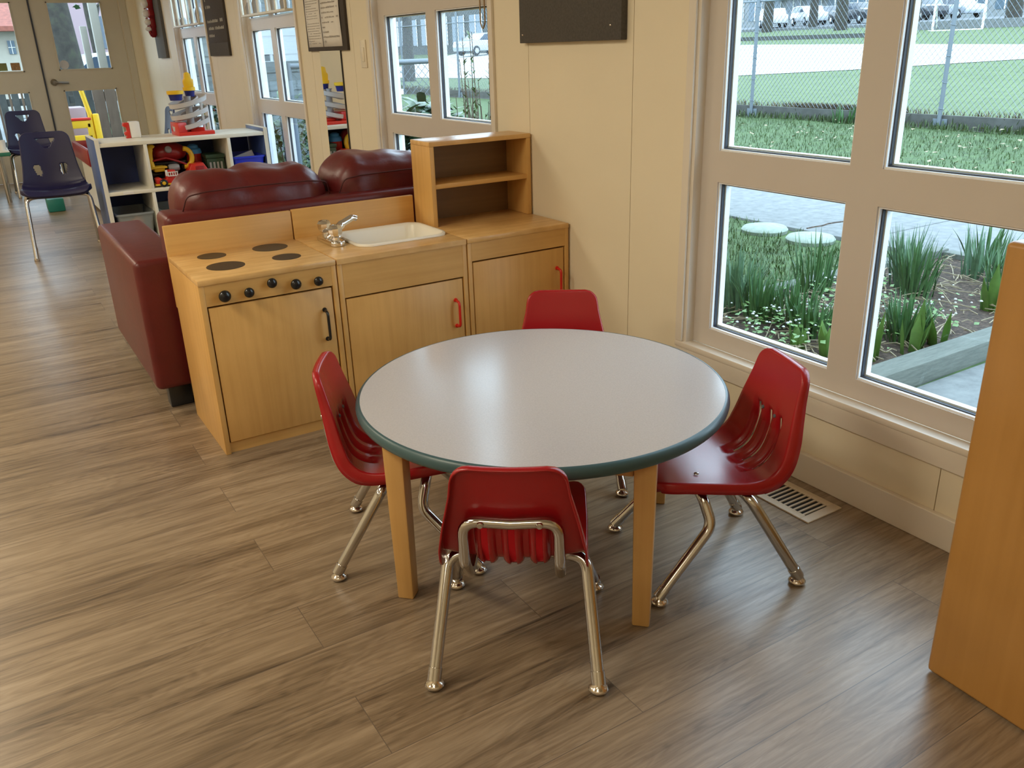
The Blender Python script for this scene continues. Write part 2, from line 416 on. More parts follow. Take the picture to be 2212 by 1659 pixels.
def ring(bm, x0, x1, ya, yb, za, zb, w):
    bm_box(bm, x0, x1, ya, ya+w, za, zb); bm_box(bm, x0, x1, yb-w, yb, za, zb)
    bm_box(bm, x0, x1, ya+w, yb-w, za, za+w); bm_box(bm, x0, x1, ya+w, yb-w, zb-w, zb)

for i, ym in enumerate(WIN):
    w = bpy.data.objects.new('window_%d' % (i+1), None); C.objects.link(w); w.location = (WX, ym, ZB); w['kind'] = 'structure'
    ORG[w.name] = (WX, ym, ZB)
    y0, y1 = ym-0.58, ym+0.59
    # jamb boards lining the opening, sill board and thin casing
    bm = bm_new()
    bm_box(bm, WX-0.002, 1.90, y1-0.012, y1, ZB, ZT); bm_box(bm, WX-0.002, 1.90, y0, y0+0.012, ZB, ZT)
    bm_box(bm, WX-0.002, 1.90, y0+0.012, y1-0.012, ZT-0.012, ZT)
    obj('jamb', bm, M['trim'], w)
    bm = bm_new(); bm_box(bm, WX-0.014, 1.90, y0-0.03, y1+0.03, ZB-0.02, ZB, 0.004); obj('window_sill', bm, M['trim'], w, smooth=35)
    bm = bm_new()
    bm_box(bm, WX-0.012, WX, y1, y1+0.03, ZB, ZT+0.03, 0.002); bm_box(bm, WX-0.012, WX, y0-0.03, y0, ZB, ZT+0.03, 0.002)
    bm_box(bm, WX-0.012, WX, y0, y1, ZT, ZT+0.03, 0.002); bm_box(bm, WX-0.010, WX, y0-0.03, y1+0.03, ZB-0.075, ZB-0.02, 0.002)
    obj('casing', bm, M['trim'], w)
    # frame: stiles and rails with the pane openings left free
    ys = [(ym-0.505, ym-0.047), (ym+0.047, ym+0.508)]
    zs = [(0.343, 0.808), (0.900, 1.368), (1.440, 2.0)]
    bm = bm_new(); f0, f1 = 1.90, 1.948
    bm_box(bm, f0, f1, y0+0.001, ys[0][0], ZB, ZT-0.013); bm_box(bm, f0, f1, ys[1][1], y1-0.001, ZB, ZT-0.013)
    for a, b in ys:
        bm_box(bm, f0, f1, a, b, ZB, zs[0][0]); bm_box(bm, f0, f1, a, b, zs[2][1], ZT-0.013)
        bm_box(bm, f0, f1, a, b, zs[0][1], zs[1][0]); bm_box(bm, f0, f1, a, b, zs[1][1], zs[2][0])
    bm_box(bm, f0, f1, ys[0][1], ys[1][0], ZB, ZT-0.013)
    obj('window_frame', bm, M['frame'], w)
    for a, b in ys:
        for c, d in zs:
            bm = bm_new(); ring(bm, 1.905, 1.914, a, b, c, d, 0.005); bd = obj('glazing_bead', bm, M['bead'], w)
            bm = bm_new(); ring(bm, 1.914, 1.924, a, b, c, d, 0.008); obj('gasket', bm, M['gasket'], bd)
            bm = bm_new(); bm_box(bm, 1.918, 1.922, a+0.006, b-0.006, c+0.006, d-0.006); obj('pane', bm, M['glass'], w)
            bm = bm_new(); ring(bm, 1.926, 1.946, a, b, c, d, 0.012); obj('outer_sash', bm, M['bead'], w)
    # brickmould outside
    bm = bm_new(); ring(bm, 1.949, WO+0.012, y0, y1, ZB-0.02, ZT, 0.012); obj('outer_casing', bm, M['bead'], w)

# far double door: two glazed leaves
def door_leaf(n, x0, x1, panes, sign):
    d = bpy.data.objects.new('door_%d' % n, None); C.objects.link(d); d.location = (x0, YE, 0); d['kind'] = 'structure'
    ORG[d.name] = (x0, YE, 0)
    ya, yb = YE+0.005, YE+0.05
    pa, pb = panes
    zs = [(0.36, 0.912), (1.108, 1.775)]
    bm = bm_new()
    bm_box(bm, x0, pa, ya, yb, 0.005, 2.06); bm_box(bm, pb, x1, ya, yb, 0.005, 2.06)
    for a, b in ((0.005, zs[0][0]), (zs[0][1], zs[1][0]), (zs[1][1], 2.06)): bm_box(bm, pa, pb, ya, yb, a, b)
    obj('door_panel', bm, M['door'], d)
    for c, e in zs:
        bm = bm_new()
        for (p, q, r, s) in ((pa, pa+0.012, c, e), (pb-0.012, pb, c, e), (pa, pb, c, c+0.012), (pa, pb, e-0.012, e)): bm_box(bm, p, q, ya-0.006, ya+0.01, r, s)
        obj('glazing_bead', bm, M['door'], d)
        bm = bm_new(); bm_box(bm, pa+0.002, pb-0.002, YE+0.025, YE+0.03, c+0.002, e-0.002); obj('pane', bm, M['glass'], d)
    return d
dl = door_leaf(1, DX0+0.005, 0.832, (0.14, 0.675), 1)
dr = door_leaf(2, 0.848, DX1-0.005, (1.0, 1.525), -1)
bm = bm_new()
bm_lathe(bm, [(0.0, 0), (0.034, 0), (0.034, 0.012), (0.02, 0.03), (0.014, 0.055), (0, 0.055)], 20, T(0.925, YE+0.004, 0.995) @ RX(PI/2))
bm_tube(bm, fillet([(0.925, YE-0.048, 0.995), (0.97, YE-0.052, 0.99), (1.06, YE-0.044, 0.985)], 0.03), 0.012, 10)
obj('door_handle', bm, M['steel'], dr, smooth=40)
# astragal between the leaves
bm = bm_new(); bm_box(bm, 0.833, 0.847, YE-0.008, YE+0.05, 0.005, 2.06); struct('trim_2', bm, M['gasket'])

# ------------------------------------------------------------------ red school chair
def fr(p): return Vector(p)
PROF = [(0.350, 0.278), (0.335, 0.286), (0.29, 0.284), (0.23, 0.276), (0.16, 0.266), (0.11, 0.262), (0.075, 0.268), (0.050, 0.285), (0.036, 0.31), (0.026, 0.345), (0.017, 0.39), (0.006, 0.44), (-0.010, 0.508)]
def make_prof(P):
    """Resample a (y,z) polyline (Catmull-Rom) by arc length."""
    pts = [Vector((0, a, b)) for a, b in P]; fine = []
    for i in range(len(pts)-1):
        p0, p1, p2, p3 = pts[max(i-1, 0)], pts[i], pts[i+1], pts[min(i+2, len(pts)-1)]
        for k in range(12):
            t = k/12
            fine.append(0.5*((2*p1)+(p2-p0)*t+(2*p0-5*p1+4*p2-p3)*t*t+(3*p1-p0-3*p2+p3)*t**3))
    fine.append(pts[-1]); L = [0]
    for a, b in zip(fine, fine[1:]): L.append(L[-1]+(b-a).length)
    def ev(t):
        if t <= 0: d = (fine[1]-fine[0]).normalized(); return fine[0]+d*t, d
        if t >= L[-1]: d = (fine[-1]-fine[-2]).normalized(); return fine[-1]+d*(t-L[-1]), d
        lo = 0
        for i in range(len(L)-1):
            if L[i] <= t <= L[i+1]: lo = i; break
        u = (t-L[lo])/max(1e-9, L[lo+1]-L[lo]); d = (fine[min(lo+2, len(fine)-1)]-fine[max(lo-1, 0)]).normalized()
        return fine[lo].lerp(fine[lo+1], u), d
    return ev, L[-1]

def shell(P, width, curve, cols, rows, hole, relief, lip, rc_front, rc_back, thick, straight=None):
    """Moulded seat shell. width(t), curve(s,t)->normal offset, hole(s,t)->bool, relief(s,t)->offset, lip(t) depth."""
    ev, L = make_prof(P)
    def hw(t):
        w = width(t)
        if t < rc_front: w -= rc_front-math.sqrt(max(0, rc_front**2-(rc_front-t)**2))
        if t > L-rc_back: w -= rc_back-math.sqrt(max(0, rc_back**2-(rc_back-(L-t))**2))
        return w
    def mp(s, t, h):
        p, d = ev(t); n = Vector((0, d.z, -d.y))
        return Vector((s, p.y, p.z))+n*(curve(s, t)+relief(s, t)+h)
    bm = bmesh.new(); ts = rows(L); V = []
    def sx(c, w):                        # inner columns keep their absolute place, outer ones follow the outline
        if not straight: return c*w
        wi = straight; k = min(1, (w-0.012)/wi)
        if abs(c) <= 0.6: return c/0.6*wi*k
        e = (abs(c)-0.6)/0.4
        return math.copysign(wi*k+(w-wi*k)*e, c)
    for t in ts:
        w = hw(t); V.append([(bm.verts.new(mp(sx(c, w), t, 0)), sx(c, w), t) for c in cols])
    nr, nc = len(ts), len(cols)
    for j in range(nr-1):
        for i in range(nc-1):
            sm = (V[j][i][1]+V[j][i+1][1]+V[j+1][i][1]+V[j+1][i+1][1])/4; tm = (ts[j]+ts[j+1])/2
            if hole(sm, tm, L): continue
            bm.faces.new((V[j][i][0], V[j][i+1][0], V[j+1][i+1][0], V[j+1][i][0]))
    loop = [V[0][i] for i in range(nc)]+[V[j][nc-1] for j in range(1, nr)]+[V[nr-1][i] for i in range(nc-2, -1, -1)]+[V[j][0] for j in range(nr-2, 0, -1)]
    n = len(loop); prev = [l[0] for l in loop]
    nr2 = []
    for k in range(n):
        a, b = loop[k-1], loop[(k+1) % n]
        tx, ty = b[1]-a[1], b[2]-a[2]; l = math.hypot(tx, ty) or 1
        nr2.append((ty/l, -tx/l))
    for (o, h) in ((0.0022, -0.0012), (0.0042, -0.005), (0.005, -0.5), (0.0055, -1.0)):
        cur = []
        for k in range(n):
            s, t = loop[k][1], loop[k][2]; dh = h if h > -0.1 else h*lip(t, L)
            cur.append(bm.verts.new(mp(s+nr2[k][0]*o, t+nr2[k][1]*o, dh)))
        for k in range(n):
            k2 = (k+1) % n
            bm.faces.new((prev[k], cur[k], cur[k2], prev[k2]))
        prev = cur
    bmesh.ops.recalc_face_normals(bm, faces=bm.faces)
    return bm

def solidify(o, th):
    m = o.modifiers.new('thickness', 'SOLIDIFY'); m.thickness = th; m.offset = -1.0; m.use_even_offset = False
    return o

def lerp_tab(tab, t):
    for (a, va), (b, vb) in zip(tab, tab[1:]):
        if t <= b: u = max(0, (t-a)/(b-a)); return va+(vb-va)*u
    return tab[-1][1]

SLOT = (-0.052, 0.0, 0.052)
def red_shell():
    ev, L = make_prof(PROF)
    W = [(0, 0.128), (0.05, 0.139), (0.15, 0.142), (0.30, 0.141), (0.36, 0.137), (0.42, 0.126), (0.50, 0.108), (0.56, 0.100), (0.7, 0.096)]
    wid = lambda t: lerp_tab(W, t*0.565/L)
    def curve(s, t):
        q = (s/0.14)**2; u = t/L
        seat = 0.010*q; back = 0.016*q
        k = min(1, max(0, (u-0.42)/0.15))
        return seat*(1-k)+back*k
    s0, s1 = L*0.475, L*0.765
    def relief(s, t):
        if t < s0-0.012 or t > s1+0.012: return 0
        e = min(1, (t-(s0-0.012))/0.02, ((s1+0.012)-t)/0.05)
        for c in SLOT:
            a = abs(s-c)
            if a < 0.019: return -0.013*e*max(0, 1-(a/0.019)**4)
        return 0
    def hole(s, t, L_):
        return s0+0.02 < t < s1 and any(abs(s-c) < 0.006 for c in SLOT)
    # columns as absolute positions mapped to fractions of a nominal width: keep slot edges straight enough
    inner = [(c+d)/0.075*0.6 for c in SLOT for d in (-0.019, -0.0155, -0.011, -0.0062, 0.0062, 0.011, 0.0155, 0.019)]
    cols = sorted(inner+[-0.6, 0.6, -0.68, 0.68, -0.78, 0.78, -0.88, 0.88, -0.95, 0.95, -1, 1])
    rows = lambda L_: [0, 0.004, 0.010, 0.018, 0.028, 0.04]+[0.04+k*(L_-0.075)/46 for k in range(1, 46)]+[L_-0.032, L_-0.022, L_-0.014, L_-0.007, L_-0.003, L_]
    lip = lambda t, L_: lerp_tab([(0, 0.025), (0.40, 0.027), (0.52, 0.036), (0.72, 0.032), (1.0, 0.017)], t/L_)
    return shell(PROF, wid, curve, cols, rows, hole, relief, lip, 0.040, 0.030, 0.005, 0.075)

def glide(bm, x, y):
    bm_lathe(bm, [(0.0, 0.0), (0.012, 0.0005), (0.019, 0.004), (0.0205, 0.008), (0.017, 0.013), (0.0095, 0.018), (0.0085, 0.026), (0.0, 0.026)], 18, T(x, y, 0))

def red_chair():
    t = thing('child_chair', '', 'chair')
    sh = obj('shell', red_shell(), M['redplastic'], t, local=True, smooth=60); solidify(sh, 0.0035)
    r = 0.0128
    for s in (-1, 1):
        for front in (False, True):
            bm = bm_new()
            if front: pts = fillet([(s*0.166, 0.345, 0.022), (s*0.138, 0.213, 0.172), (s*0.105, 0.228, 0.240), (s*0.03, 0.232, 0.246)], 0.05, 8)
            else: pts = fillet([(s*0.166, 0.0, 0.022), (s*0.142, 0.125, 0.232), (s*0.085, 0.135, 0.238)], 0.035, 8)
            bm_tube(bm, pts, r, 14)
            lg = obj('leg', bm, M['chrome'], t, local=True, smooth=60)
            bm = bm_new(); a, b = Vector(pts[0]), Vector(pts[1]); d = (b-a).normalized()
            bm_tube(bm, [a-d*0.004, a+d*0.022], r+0.0016, 14)
            obj('sleeve', bm, M['chrome'], lg, local=True, smooth=60)
            bm = bm_new(); glide(bm, s*0.166, 0.345 if front else 0.0)
            obj('foot_glide', bm, M['nickel'], lg, local=True, smooth=60)
    bm = bm_new(); bm_tube(bm, [(-0.09, 0.135, 0.238), (0.09, 0.135, 0.238)], r-0.0005, 14); obj('seat_brace', bm, M['chrome'], t, local=True, smooth=60)
    bm = bm_new(); bm_tube(bm, [(-0.04, 0.232, 0.246), (0.04, 0.232, 0.246)], r-0.0005, 14); obj('seat_brace', bm, M['chrome'], t, local=True, smooth=60)
    bm = bm_new(); half = [(0.090, 0.128, 0.232), (0.091, 0.06, 0.236), (0.091, 0.014, 0.290), (0.090, -0.001, 0.392), (0.0, -0.004, 0.388)]
    pts = fillet(half, 0.035, 7); pts = pts+[Vector((-p.x, p.y, p.z)) for p in reversed(pts[:-1])]
    bm_tube(bm, pts, 0.0112, 12); obj('back_brace', bm, M['chrome'], t, local=True, smooth=60)
    for s in (-1, 1):
        bm = bm_new(); bm_lathe(bm, [(0.0, -0.003), (0.0048, -0.003), (0.0045, 0.003), (0.002, 0.004), (0, 0.004)], 10, T(s*0.029, 0.0195, 0.379) @ RX(-PI/2+0.2)); obj('screw', bm, M['galv'], t, local=True, smooth=40)
        bm = bm_new(); bm_lathe(bm, [(0.0, 0), (0.007, 0), (0.006, 0.003), (0.003, 0.004), (0, 0.004)], 10, T(s*0.055, -0.0155, 0.391) @ RX(PI/2)); obj('rivet', bm, M['chrome'], t, local=True, smooth=40)
        bm = bm_new(); bm_lathe(bm, [(0.0, 0), (0.006, 0), (0.005, 0.002), (0, 0.0025)], 10, T(s*0.085, 0.235, 0.283)); obj('rivet', bm, M['chrome'], t, local=True, smooth=40)
    return t

GR = 'red chairs around the round table'
base = red_chair()
def place_chair(first, mx, my, ax, ay, label):
    """(mx,my) middle of the rear feet, (ax,ay) facing direction."""
    rz = math.atan2(-ax, ay)
    if first: base.location = (mx, my, 0); base.rotation_euler = (0, 0, rz); tag(base, label, 'chair', GR); return base
    return dup(base, (mx, my, 0), rz, label, GR)
place_chair(True, 0.700, 1.173, 0.588, 0.809, 'red plastic child chair nearest the camera, its back with chrome bracing turned to us')
place_chair(False, 0.625, 1.888, 0.870, -0.493, 'red plastic child chair at the table in front of the play stove')
place_chair(False, 1.505, 1.257, -0.935, 0.354, 'red plastic child chair beside the floor vent and big window, seat and slots visible')
place_chair(False, 1.436, 2.050, -0.569, -0.822, 'red plastic child chair beyond the table, only its backrest showing before the play cupboard')

# ------------------------------------------------------------------ round table
TX, TY, TZ = 1.048, 1.588, 0.447
t = thing('round_table', 'round grey laminate child table with teal edge and wooden legs', 'table', (TX, TY, 0), PI/4)
bm = bm_new(); bm_lathe(bm, [(0, TZ-0.028), (0.434, TZ-0.028), (0.434, TZ), (0, TZ)], 96); obj('tabletop', bm, M['lam'], t, local=True, smooth=30)
bm = bm_new(); seg = 128; rings = []
for k in range(seg):
    a = 2*PI*k/seg; rings.append([])
    for q in range(9):
        b = -PI/2+PI*q/8
        rr = 0.4343+0.0105*math.cos(b); z = TZ-0.0145+0.0150*math.sin(b)
        rings[-1].append(bm.verts.new((rr*math.cos(a), rr*math.sin(a), z)))
for k in range(seg):
    A, B = rings[k], rings[(k+1) % seg]
    for q in range(8): bm.faces.new((A[q], B[q], B[q+1], A[q+1]))
    bm.faces.new((A[8], B[8], B[0], A[0]))
obj('edge_band', bm, M['teal'], t, local=True, smooth=60)
for sx in (-1, 1):
    for sy in (-1, 1):
        cx, cy = sx*0.276, sy*0.276; bm = bmesh.new()
        tb = bmesh.new(); a, b = 0.0235, 0.0195
        vs = [tb.verts.new((cx+i*w, cy+j*w, z)) for z, w in ((0.0, b), (TZ-0.029, a)) for j in (-1, 1) for i in (-1, 1)]
        for f in ((0, 2, 3, 1), (4, 5, 7, 6), (0, 1, 5, 4), (2, 6, 7, 3), (0, 4, 6, 2), (1, 3, 7, 5)): tb.faces.new([vs[i] for i in f])
        bmesh.ops.bevel(tb, geom=list(tb.edges), offset=0.004, segments=2, profile=0.5, affect='EDGES'); merge(bm, tb)
        obj('leg', bm, M['legwood'], t, local=True, smooth=35)
for k in range(4):
    bm = bm_new(); bm_box(bm, -0.2515, 0.2515, 0.269, 0.287, TZ-0.078, TZ-0.029, 0.002, mtx=RZ(k*PI/2)); obj('apron', bm, M['legwood'], t, local=True, smooth=35)

# ------------------------------------------------------------------ play kitchen
def pull(parent, x, y, z0, z1, m):
    bm = bm_new(); bm_tube(bm, fillet([(x, y+0.002, z0), (x, y-0.028, z0+0.004), (x, y-0.028, z1-0.004), (x, y+0.002, z1)], 0.014, 6), 0.0048, 10)
    bm_lathe(bm, [(0, 0), (0.008, 0), (0.007, 0.004), (0, 0.004)], 12, T(x, y, z0) @ RX(PI/2)); bm_lathe(bm, [(0, 0), (0.008, 0), (0.007, 0.004), (0, 0.004)], 12, T(x, y, z1) @ RX(PI/2))
    return obj('handle', bm, m, parent, smooth=50)

def cabinet(name, label, x0, x1, door_top, handle_m, hz, top_mat, splash=True):
    yf, yb, zt = 2.610, 3.020, 0.582; th = 0.017
    t = thing(name, label, 'play kitchen', ((x0+x1)/2, (yf+yb)/2, 0), group='wooden play kitchen units')
    for xa in (x0, x1-th):
        box('side_panel', xa, xa+th, yf, yb, 0, zt-0.018, M['maple_v'], t, 0.0015)
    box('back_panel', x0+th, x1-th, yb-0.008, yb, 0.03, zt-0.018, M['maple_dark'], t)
    box('bottom_panel', x0+th, x1-th, yf+0.03, yb-0.008, 0.042, 0.055, M['maple_h'], t)
    box('toe_board', x0+th, x1-th, yf+0.012, yf+0.028, 0.0, 0.036, M['maple_h'], t)
    box('front_rail', x0+th, x1-th, yf+0.0005, yf+0.018, door_top+0.006, zt-0.018, M['maple_h'], t)
    d = box('door', x0+th+0.004, x1-th-0.005, yf+0.002, yf+0.019, 0.040, door_top, M['maple_v'], t, 0.0015)
    pull(d, x1-th-0.036 if x1 < 1.4 or True else 0, yf+0.002, hz[0], hz[1], handle_m)
    return t, yf, yb, zt, th
# stove
st, yf, yb, zt, th = cabinet('play_stove', 'wooden play stove with four painted burners and black knobs', 0.493, 0.930, 0.492, M['black'], (0.322, 0.422), M['maple_t'])
box('worktop', 0.4925, 0.9305, yf-0.003, yb, zt-0.018, zt, M['maple_t'], st, 0.0025)
box('backsplash', 0.4925, 0.9305, yb, yb+0.018, 0.40, 0.684, M['maple_h'], st, 0.003)
for x, y, r in ((0.616, 2.932, 0.047), (0.816, 2.934, 0.060), (0.617, 2.755, 0.060), (0.816, 2.753, 0.047)):
    bm = bm_new(); bm_lathe(bm, [(0, zt-0.001), (r, zt-0.001), (r, zt+0.0012), (0, zt+0.0012)], 48, T(x, y, 0)); obj('burner', bm, M['burner'], st)
for x, z, s in ((0.564, 0.527, 1.08), (0.639, 0.525, 0.92), (0.713, 0.543, 0.92), (0.788, 0.527, 1.0), (0.863, 0.524, 0.9)):
    bm = bm_new(); bm_lathe(bm, [(0, 0), (0.008, 0), (0.008, 0.008), (0.0155, 0.012), (0.0175, 0.018), (0.0155, 0.024), (0.007, 0.028), (0, 0.0285)], 24, T(x, yf+0.002, z) @ RX(PI/2) @ Matrix.Scale(s, 4)); obj('knob', bm, M['black'], st, smooth=60)
# sink
sk, *_ = cabinet('play_sink', 'wooden play sink cabinet with white basin and red door pull', 0.934, 1.417, 0.443, M['redhandle'], (0.272, 0.368), M['maple_t'])
def rrect(x0, x1, y0, y1, r, n=8):
    P = []
    for cx, cy, a0 in ((x1-r, y1-r, 0), (x0+r, y1-r, PI/2), (x0+r, y0+r, PI), (x1-r, y0+r, 3*PI/2)):
        for k in range(n+1): a = a0+PI/2*k/n; P.append((cx+r*math.cos(a), cy+r*math.sin(a)))
    return P
BX0, BX1, BY0, BY1 = 1.062, 1.408, 2.706, 2.992
# worktop with the basin's cutout
bm = bm_new(); hx0, hx1, hy0, hy1 = BX0+0.012, BX1-0.012, BY0+0.012, BY1-0.012
outer = rrect(0.9345, 1.4165, yf-0.003, yb, 0.0005, 8); inner = rrect(hx0, hx1, hy0, hy1, 0.045, 8)
v = [[bm.verts.new((x, y, z)) for x, y in P] for P, z in ((outer, zt-0.018), (outer, zt), (inner, zt), (inner, zt-0.018))]
n = len(outer)
for a, b in ((0, 1), (1, 2), (2, 3), (3, 0)):
    for i in range(n): j = (i+1) % n; bm.faces.new((v[a][i], v[a][j], v[b][j], v[b][i]))
obj('worktop', bm, M['maple_t'], sk, recalc=True)
box('backsplash', 0.9345, 1.4165, yb, yb+0.018, 0.40, 0.686, M['maple_h'], sk, 0.003)
bm = bm_new(); loops = []
for ins, z, r in ((0.0, zt+0.0005, 0.055), (-0.001, zt+0.006, 0.056), (0.004, zt+0.010, 0.052), (0.012, zt+0.008, 0.045), (0.017, zt, 0.042), (0.024, zt-0.05, 0.04), (0.032, zt-0.085, 0.04), (0.055, zt-0.097, 0.03), (0.10, zt-0.10, 0.02)):
    loops.append([bm.verts.new((x, y, z)) for x, y in rrect(BX0+ins, BX1-ins, BY0+ins, BY1-ins, r)])
for A, B in zip(loops, loops[1:]):
    for i in range(len(A)): j = (i+1) % len(A); bm.faces.new((A[i], A[j], B[j], B[i]))
bm.faces.new(loops[-1])
bs = obj('basin', bm, M['basin'], sk, smooth=70)
# faucet: base bar, two clear-chrome knobs, rising spout; sits left of the basin
bm = bm_new(); fx, fy = 1.016, 2.868
bm_prism(bm, rrect(fx-0.026, fx+0.026, fy-0.088, fy+0.088, 0.024), zt, zt+0.017, bev=0.004)
fa = obj('faucet', bm, M['faucet'], sk, smooth=50)
for s in (-1, 1):
    bm = bm_new(); bm_lathe(bm, [(0, 0), (0.012, 0), (0.012, 0.012), (0.019, 0.017), (0.0245, 0.03), (0.0255, 0.044), (0.020, 0.053), (0.009, 0.056), (0, 0.056)], 8, T(fx, fy+s*0.055, zt+0.017)); obj('tap_knob', bm, M['faucet'], fa, smooth=25)
bm = bm_new(); bm_tube(bm, fillet([(fx, fy, zt+0.015), (fx+0.012, fy-0.004, zt+0.035), (fx+0.045, fy-0.004, zt+0.062), (fx+0.085, fy-0.004, zt+0.080), (fx+0.10, fy-0.004, zt+0.074)], 0.025, 6), 0.017, 14, r_end=0.0095); obj('spout', bm, M['faucet'], fa, smooth=60)
# cupboard with hutch
cu, *_ = cabinet('play_cupboard', 'wooden play cupboard with two-shelf hutch standing against the wall', 1.421, 1.860, 0.492, M['redhandle'], (0.318, 0.416), M['maple_t'])
box('worktop', 1.4205, 1.8605, yf-0.003, yb, zt-0.018, zt, M['maple_t'], cu, 0.0025)
hy = 2.862; ht = 0.893
bm = bm_new()
hu = box('side_panel', 1.4215, 1.4395, hy, yb, zt, ht-0.017, M['maple_v'], cu, 0.0015)
box('side_panel', 1.8425, 1.8605, hy, yb, zt, ht-0.017, M['maple_v'], cu, 0.0015)
box('top_panel', 1.421, 1.861, hy-0.001, yb, ht-0.017, ht, M['maple_t'], cu, 0.002)
box('shelf', 1.4395, 1.8425, hy+0.003, yb-0.006, 0.722, 0.739, M['maple_h'], cu, 0.0015)
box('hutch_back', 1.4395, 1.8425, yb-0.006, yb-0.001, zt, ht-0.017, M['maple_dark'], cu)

# ------------------------------------------------------------------ burgundy sofa
sf = thing('sofa', 'burgundy vinyl sofa with two puffy back cushions behind the play kitchen', 'sofa', (1.1, 3.5, 0))
def puff(x0, x1, y0, y1, z0, z1, e=0.28, seed=0, wr=0.01, nx=40, ny=14, nz=18, sag=0.0):
    """Stuffed cushion: rounded box swollen and wrinkled."""
    bm = bmesh.new(); cx, cy, cz = (x0+x1)/2, (y0+y1)/2, (z0+z1)/2; hx, hy_, hz = (x1-x0)/2, (y1-y0)/2, (z1-z0)/2
    bmesh.ops.create_grid(bm, x_segments=2, y_segments=2, size=1); bm.clear()
    cache = {}
    def vert(i, j, k):
        if (i, j, k) in cache: return cache[(i, j, k)]
        u, v, w = -1+2*i/nx, -1+2*j/ny, -1+2*k/nz
        r = 0.11
        P = Vector((u*hx, v*hy_, w*hz)); q = Vector([max(-h+rr, min(h-rr, p)) for p, h, rr in zip(P, (hx, hy_, hz), (min(r, hx*.9), min(r, hy_*.95), min(r, hz*.9)))])
        d = P-q
        if d.length > 1e-6:
            ax = Vector((min(r, hx*.9), min(r, hy_*.95), min(r, hz*.9)))
            dn = Vector((d.x/ax.x, d.y/ax.y, d.z/ax.z)); m = max(abs(dn.x), abs(dn.y), abs(dn.z)); l = dn.length
            d = d*(m/l); P = q+d
        nrm = Vector((P.x/hx**2, P.y/hy_**2, P.z/hz**2)).normalized()
        X = P.x*7+seed*3.1
        ripple = math.sin(X*3.2+P.z*20+1.5*math.sin(P.x*11))*0.35+noise.noise(Vector((P.x*9+seed, P.y*14, P.z*10)))
        P += nrm*wr*ripple
        if w > 0: P.z += sag*(noise.noise(Vector((P.x*3.3+seed*7, 0.3, 0)))-0.25)*w + 0.012*noise.noise(Vector((P.x*13+seed, P.y*6, 2)))*w
        vv = bm.verts.new(P+Vector((cx, cy, cz))); cache[(i, j, k)] = vv; return vv
    for a in range(nx):
        for b in range(ny):
            bm.faces.new([vert(*p) for p in ((a, b, 0), (a, b+1, 0), (a+1, b+1, 0), (a+1, b, 0))]); bm.faces.new([vert(*p) for p in ((a, b, nz), (a+1, b, nz), (a+1, b+1, nz), (a, b+1, nz))])
        for c in range(nz):
            bm.faces.new([vert(*p) for p in ((a, 0, c), (a+1, 0, c), (a+1, 0, c+1), (a, 0, c+1))]); bm.faces.new([vert(*p) for p in ((a, ny, c), (a, ny, c+1), (a+1, ny, c+1), (a+1, ny, c))])
    for b in range(ny):
        for c in range(nz):
            bm.faces.new([vert(*p) for p in ((0, b, c), (0, b, c+1), (0, b+1, c+1), (0, b+1, c))]); bm.faces.new([vert(*p) for p in ((nx, b, c), (nx, b+1, c), (nx, b+1, c+1), (nx, b, c+1))])
    return bm
for xa, xb in ((0.388, 0.572), (1.66, 1.84)):
    ar = box('arm', xa, xb, 3.10, 3.985, 0.085, 0.562, M['sofa'], sf, 0.022, 4)
box('back_frame', 0.515, 1.66, 3.10, 3.27, 0.09, 0.703, M['sofa'], sf, 0.025, 4)
box('seat_base', 0.572, 1.66, 3.27, 3.96, 0.09, 0.25, M['sofa'], sf, 0.02, 3)
for xa, xb in ((0.575, 1.113), (1.117, 1.657)):
    box('seat_cushion', xa, xb, 3.40, 3.99, 0.25, 0.41, M['sofa'], sf, 0.05, 4)
for k, (xa, xb, za) in enumerate(((0.578, 1.150, 0.818), (1.160, 1.745, 0.832))):
    cz = 0.50
    cs = obj('back_cushion', puff(xa, xb, 3.145, 3.45, cz, za, seed=k*5+1, wr=0.006, sag=0.018, nx=60), M['sofa'], sf, smooth=180)
    bm = bm_new(); P = [(xa+0.012, 3.16, 0.70), (xa+0.03, 3.142, 0.755), (xa+0.1, 3.1385, 0.765), ((xa+xb)/2, 3.1375, 0.768), (xb-0.1, 3.1385, 0.765), (xb-0.03, 3.145, 0.755), (xb-0.008, 3.18, 0.70)]
    bm_tube(bm, fillet(P, 0.03, 4), 0.0026, 8); obj('seam_piping', bm, M['sofaseam'], cs, smooth=60)
for x, y in ((0.47, 3.17), (0.47, 3.9), (1.75, 3.17), (1.75, 3.9)):
    box('foot', x-0.04, x+0.04, y-0.03, y+0.03, 0.0, 0.087, M['blackmetal'], sf, 0.004)

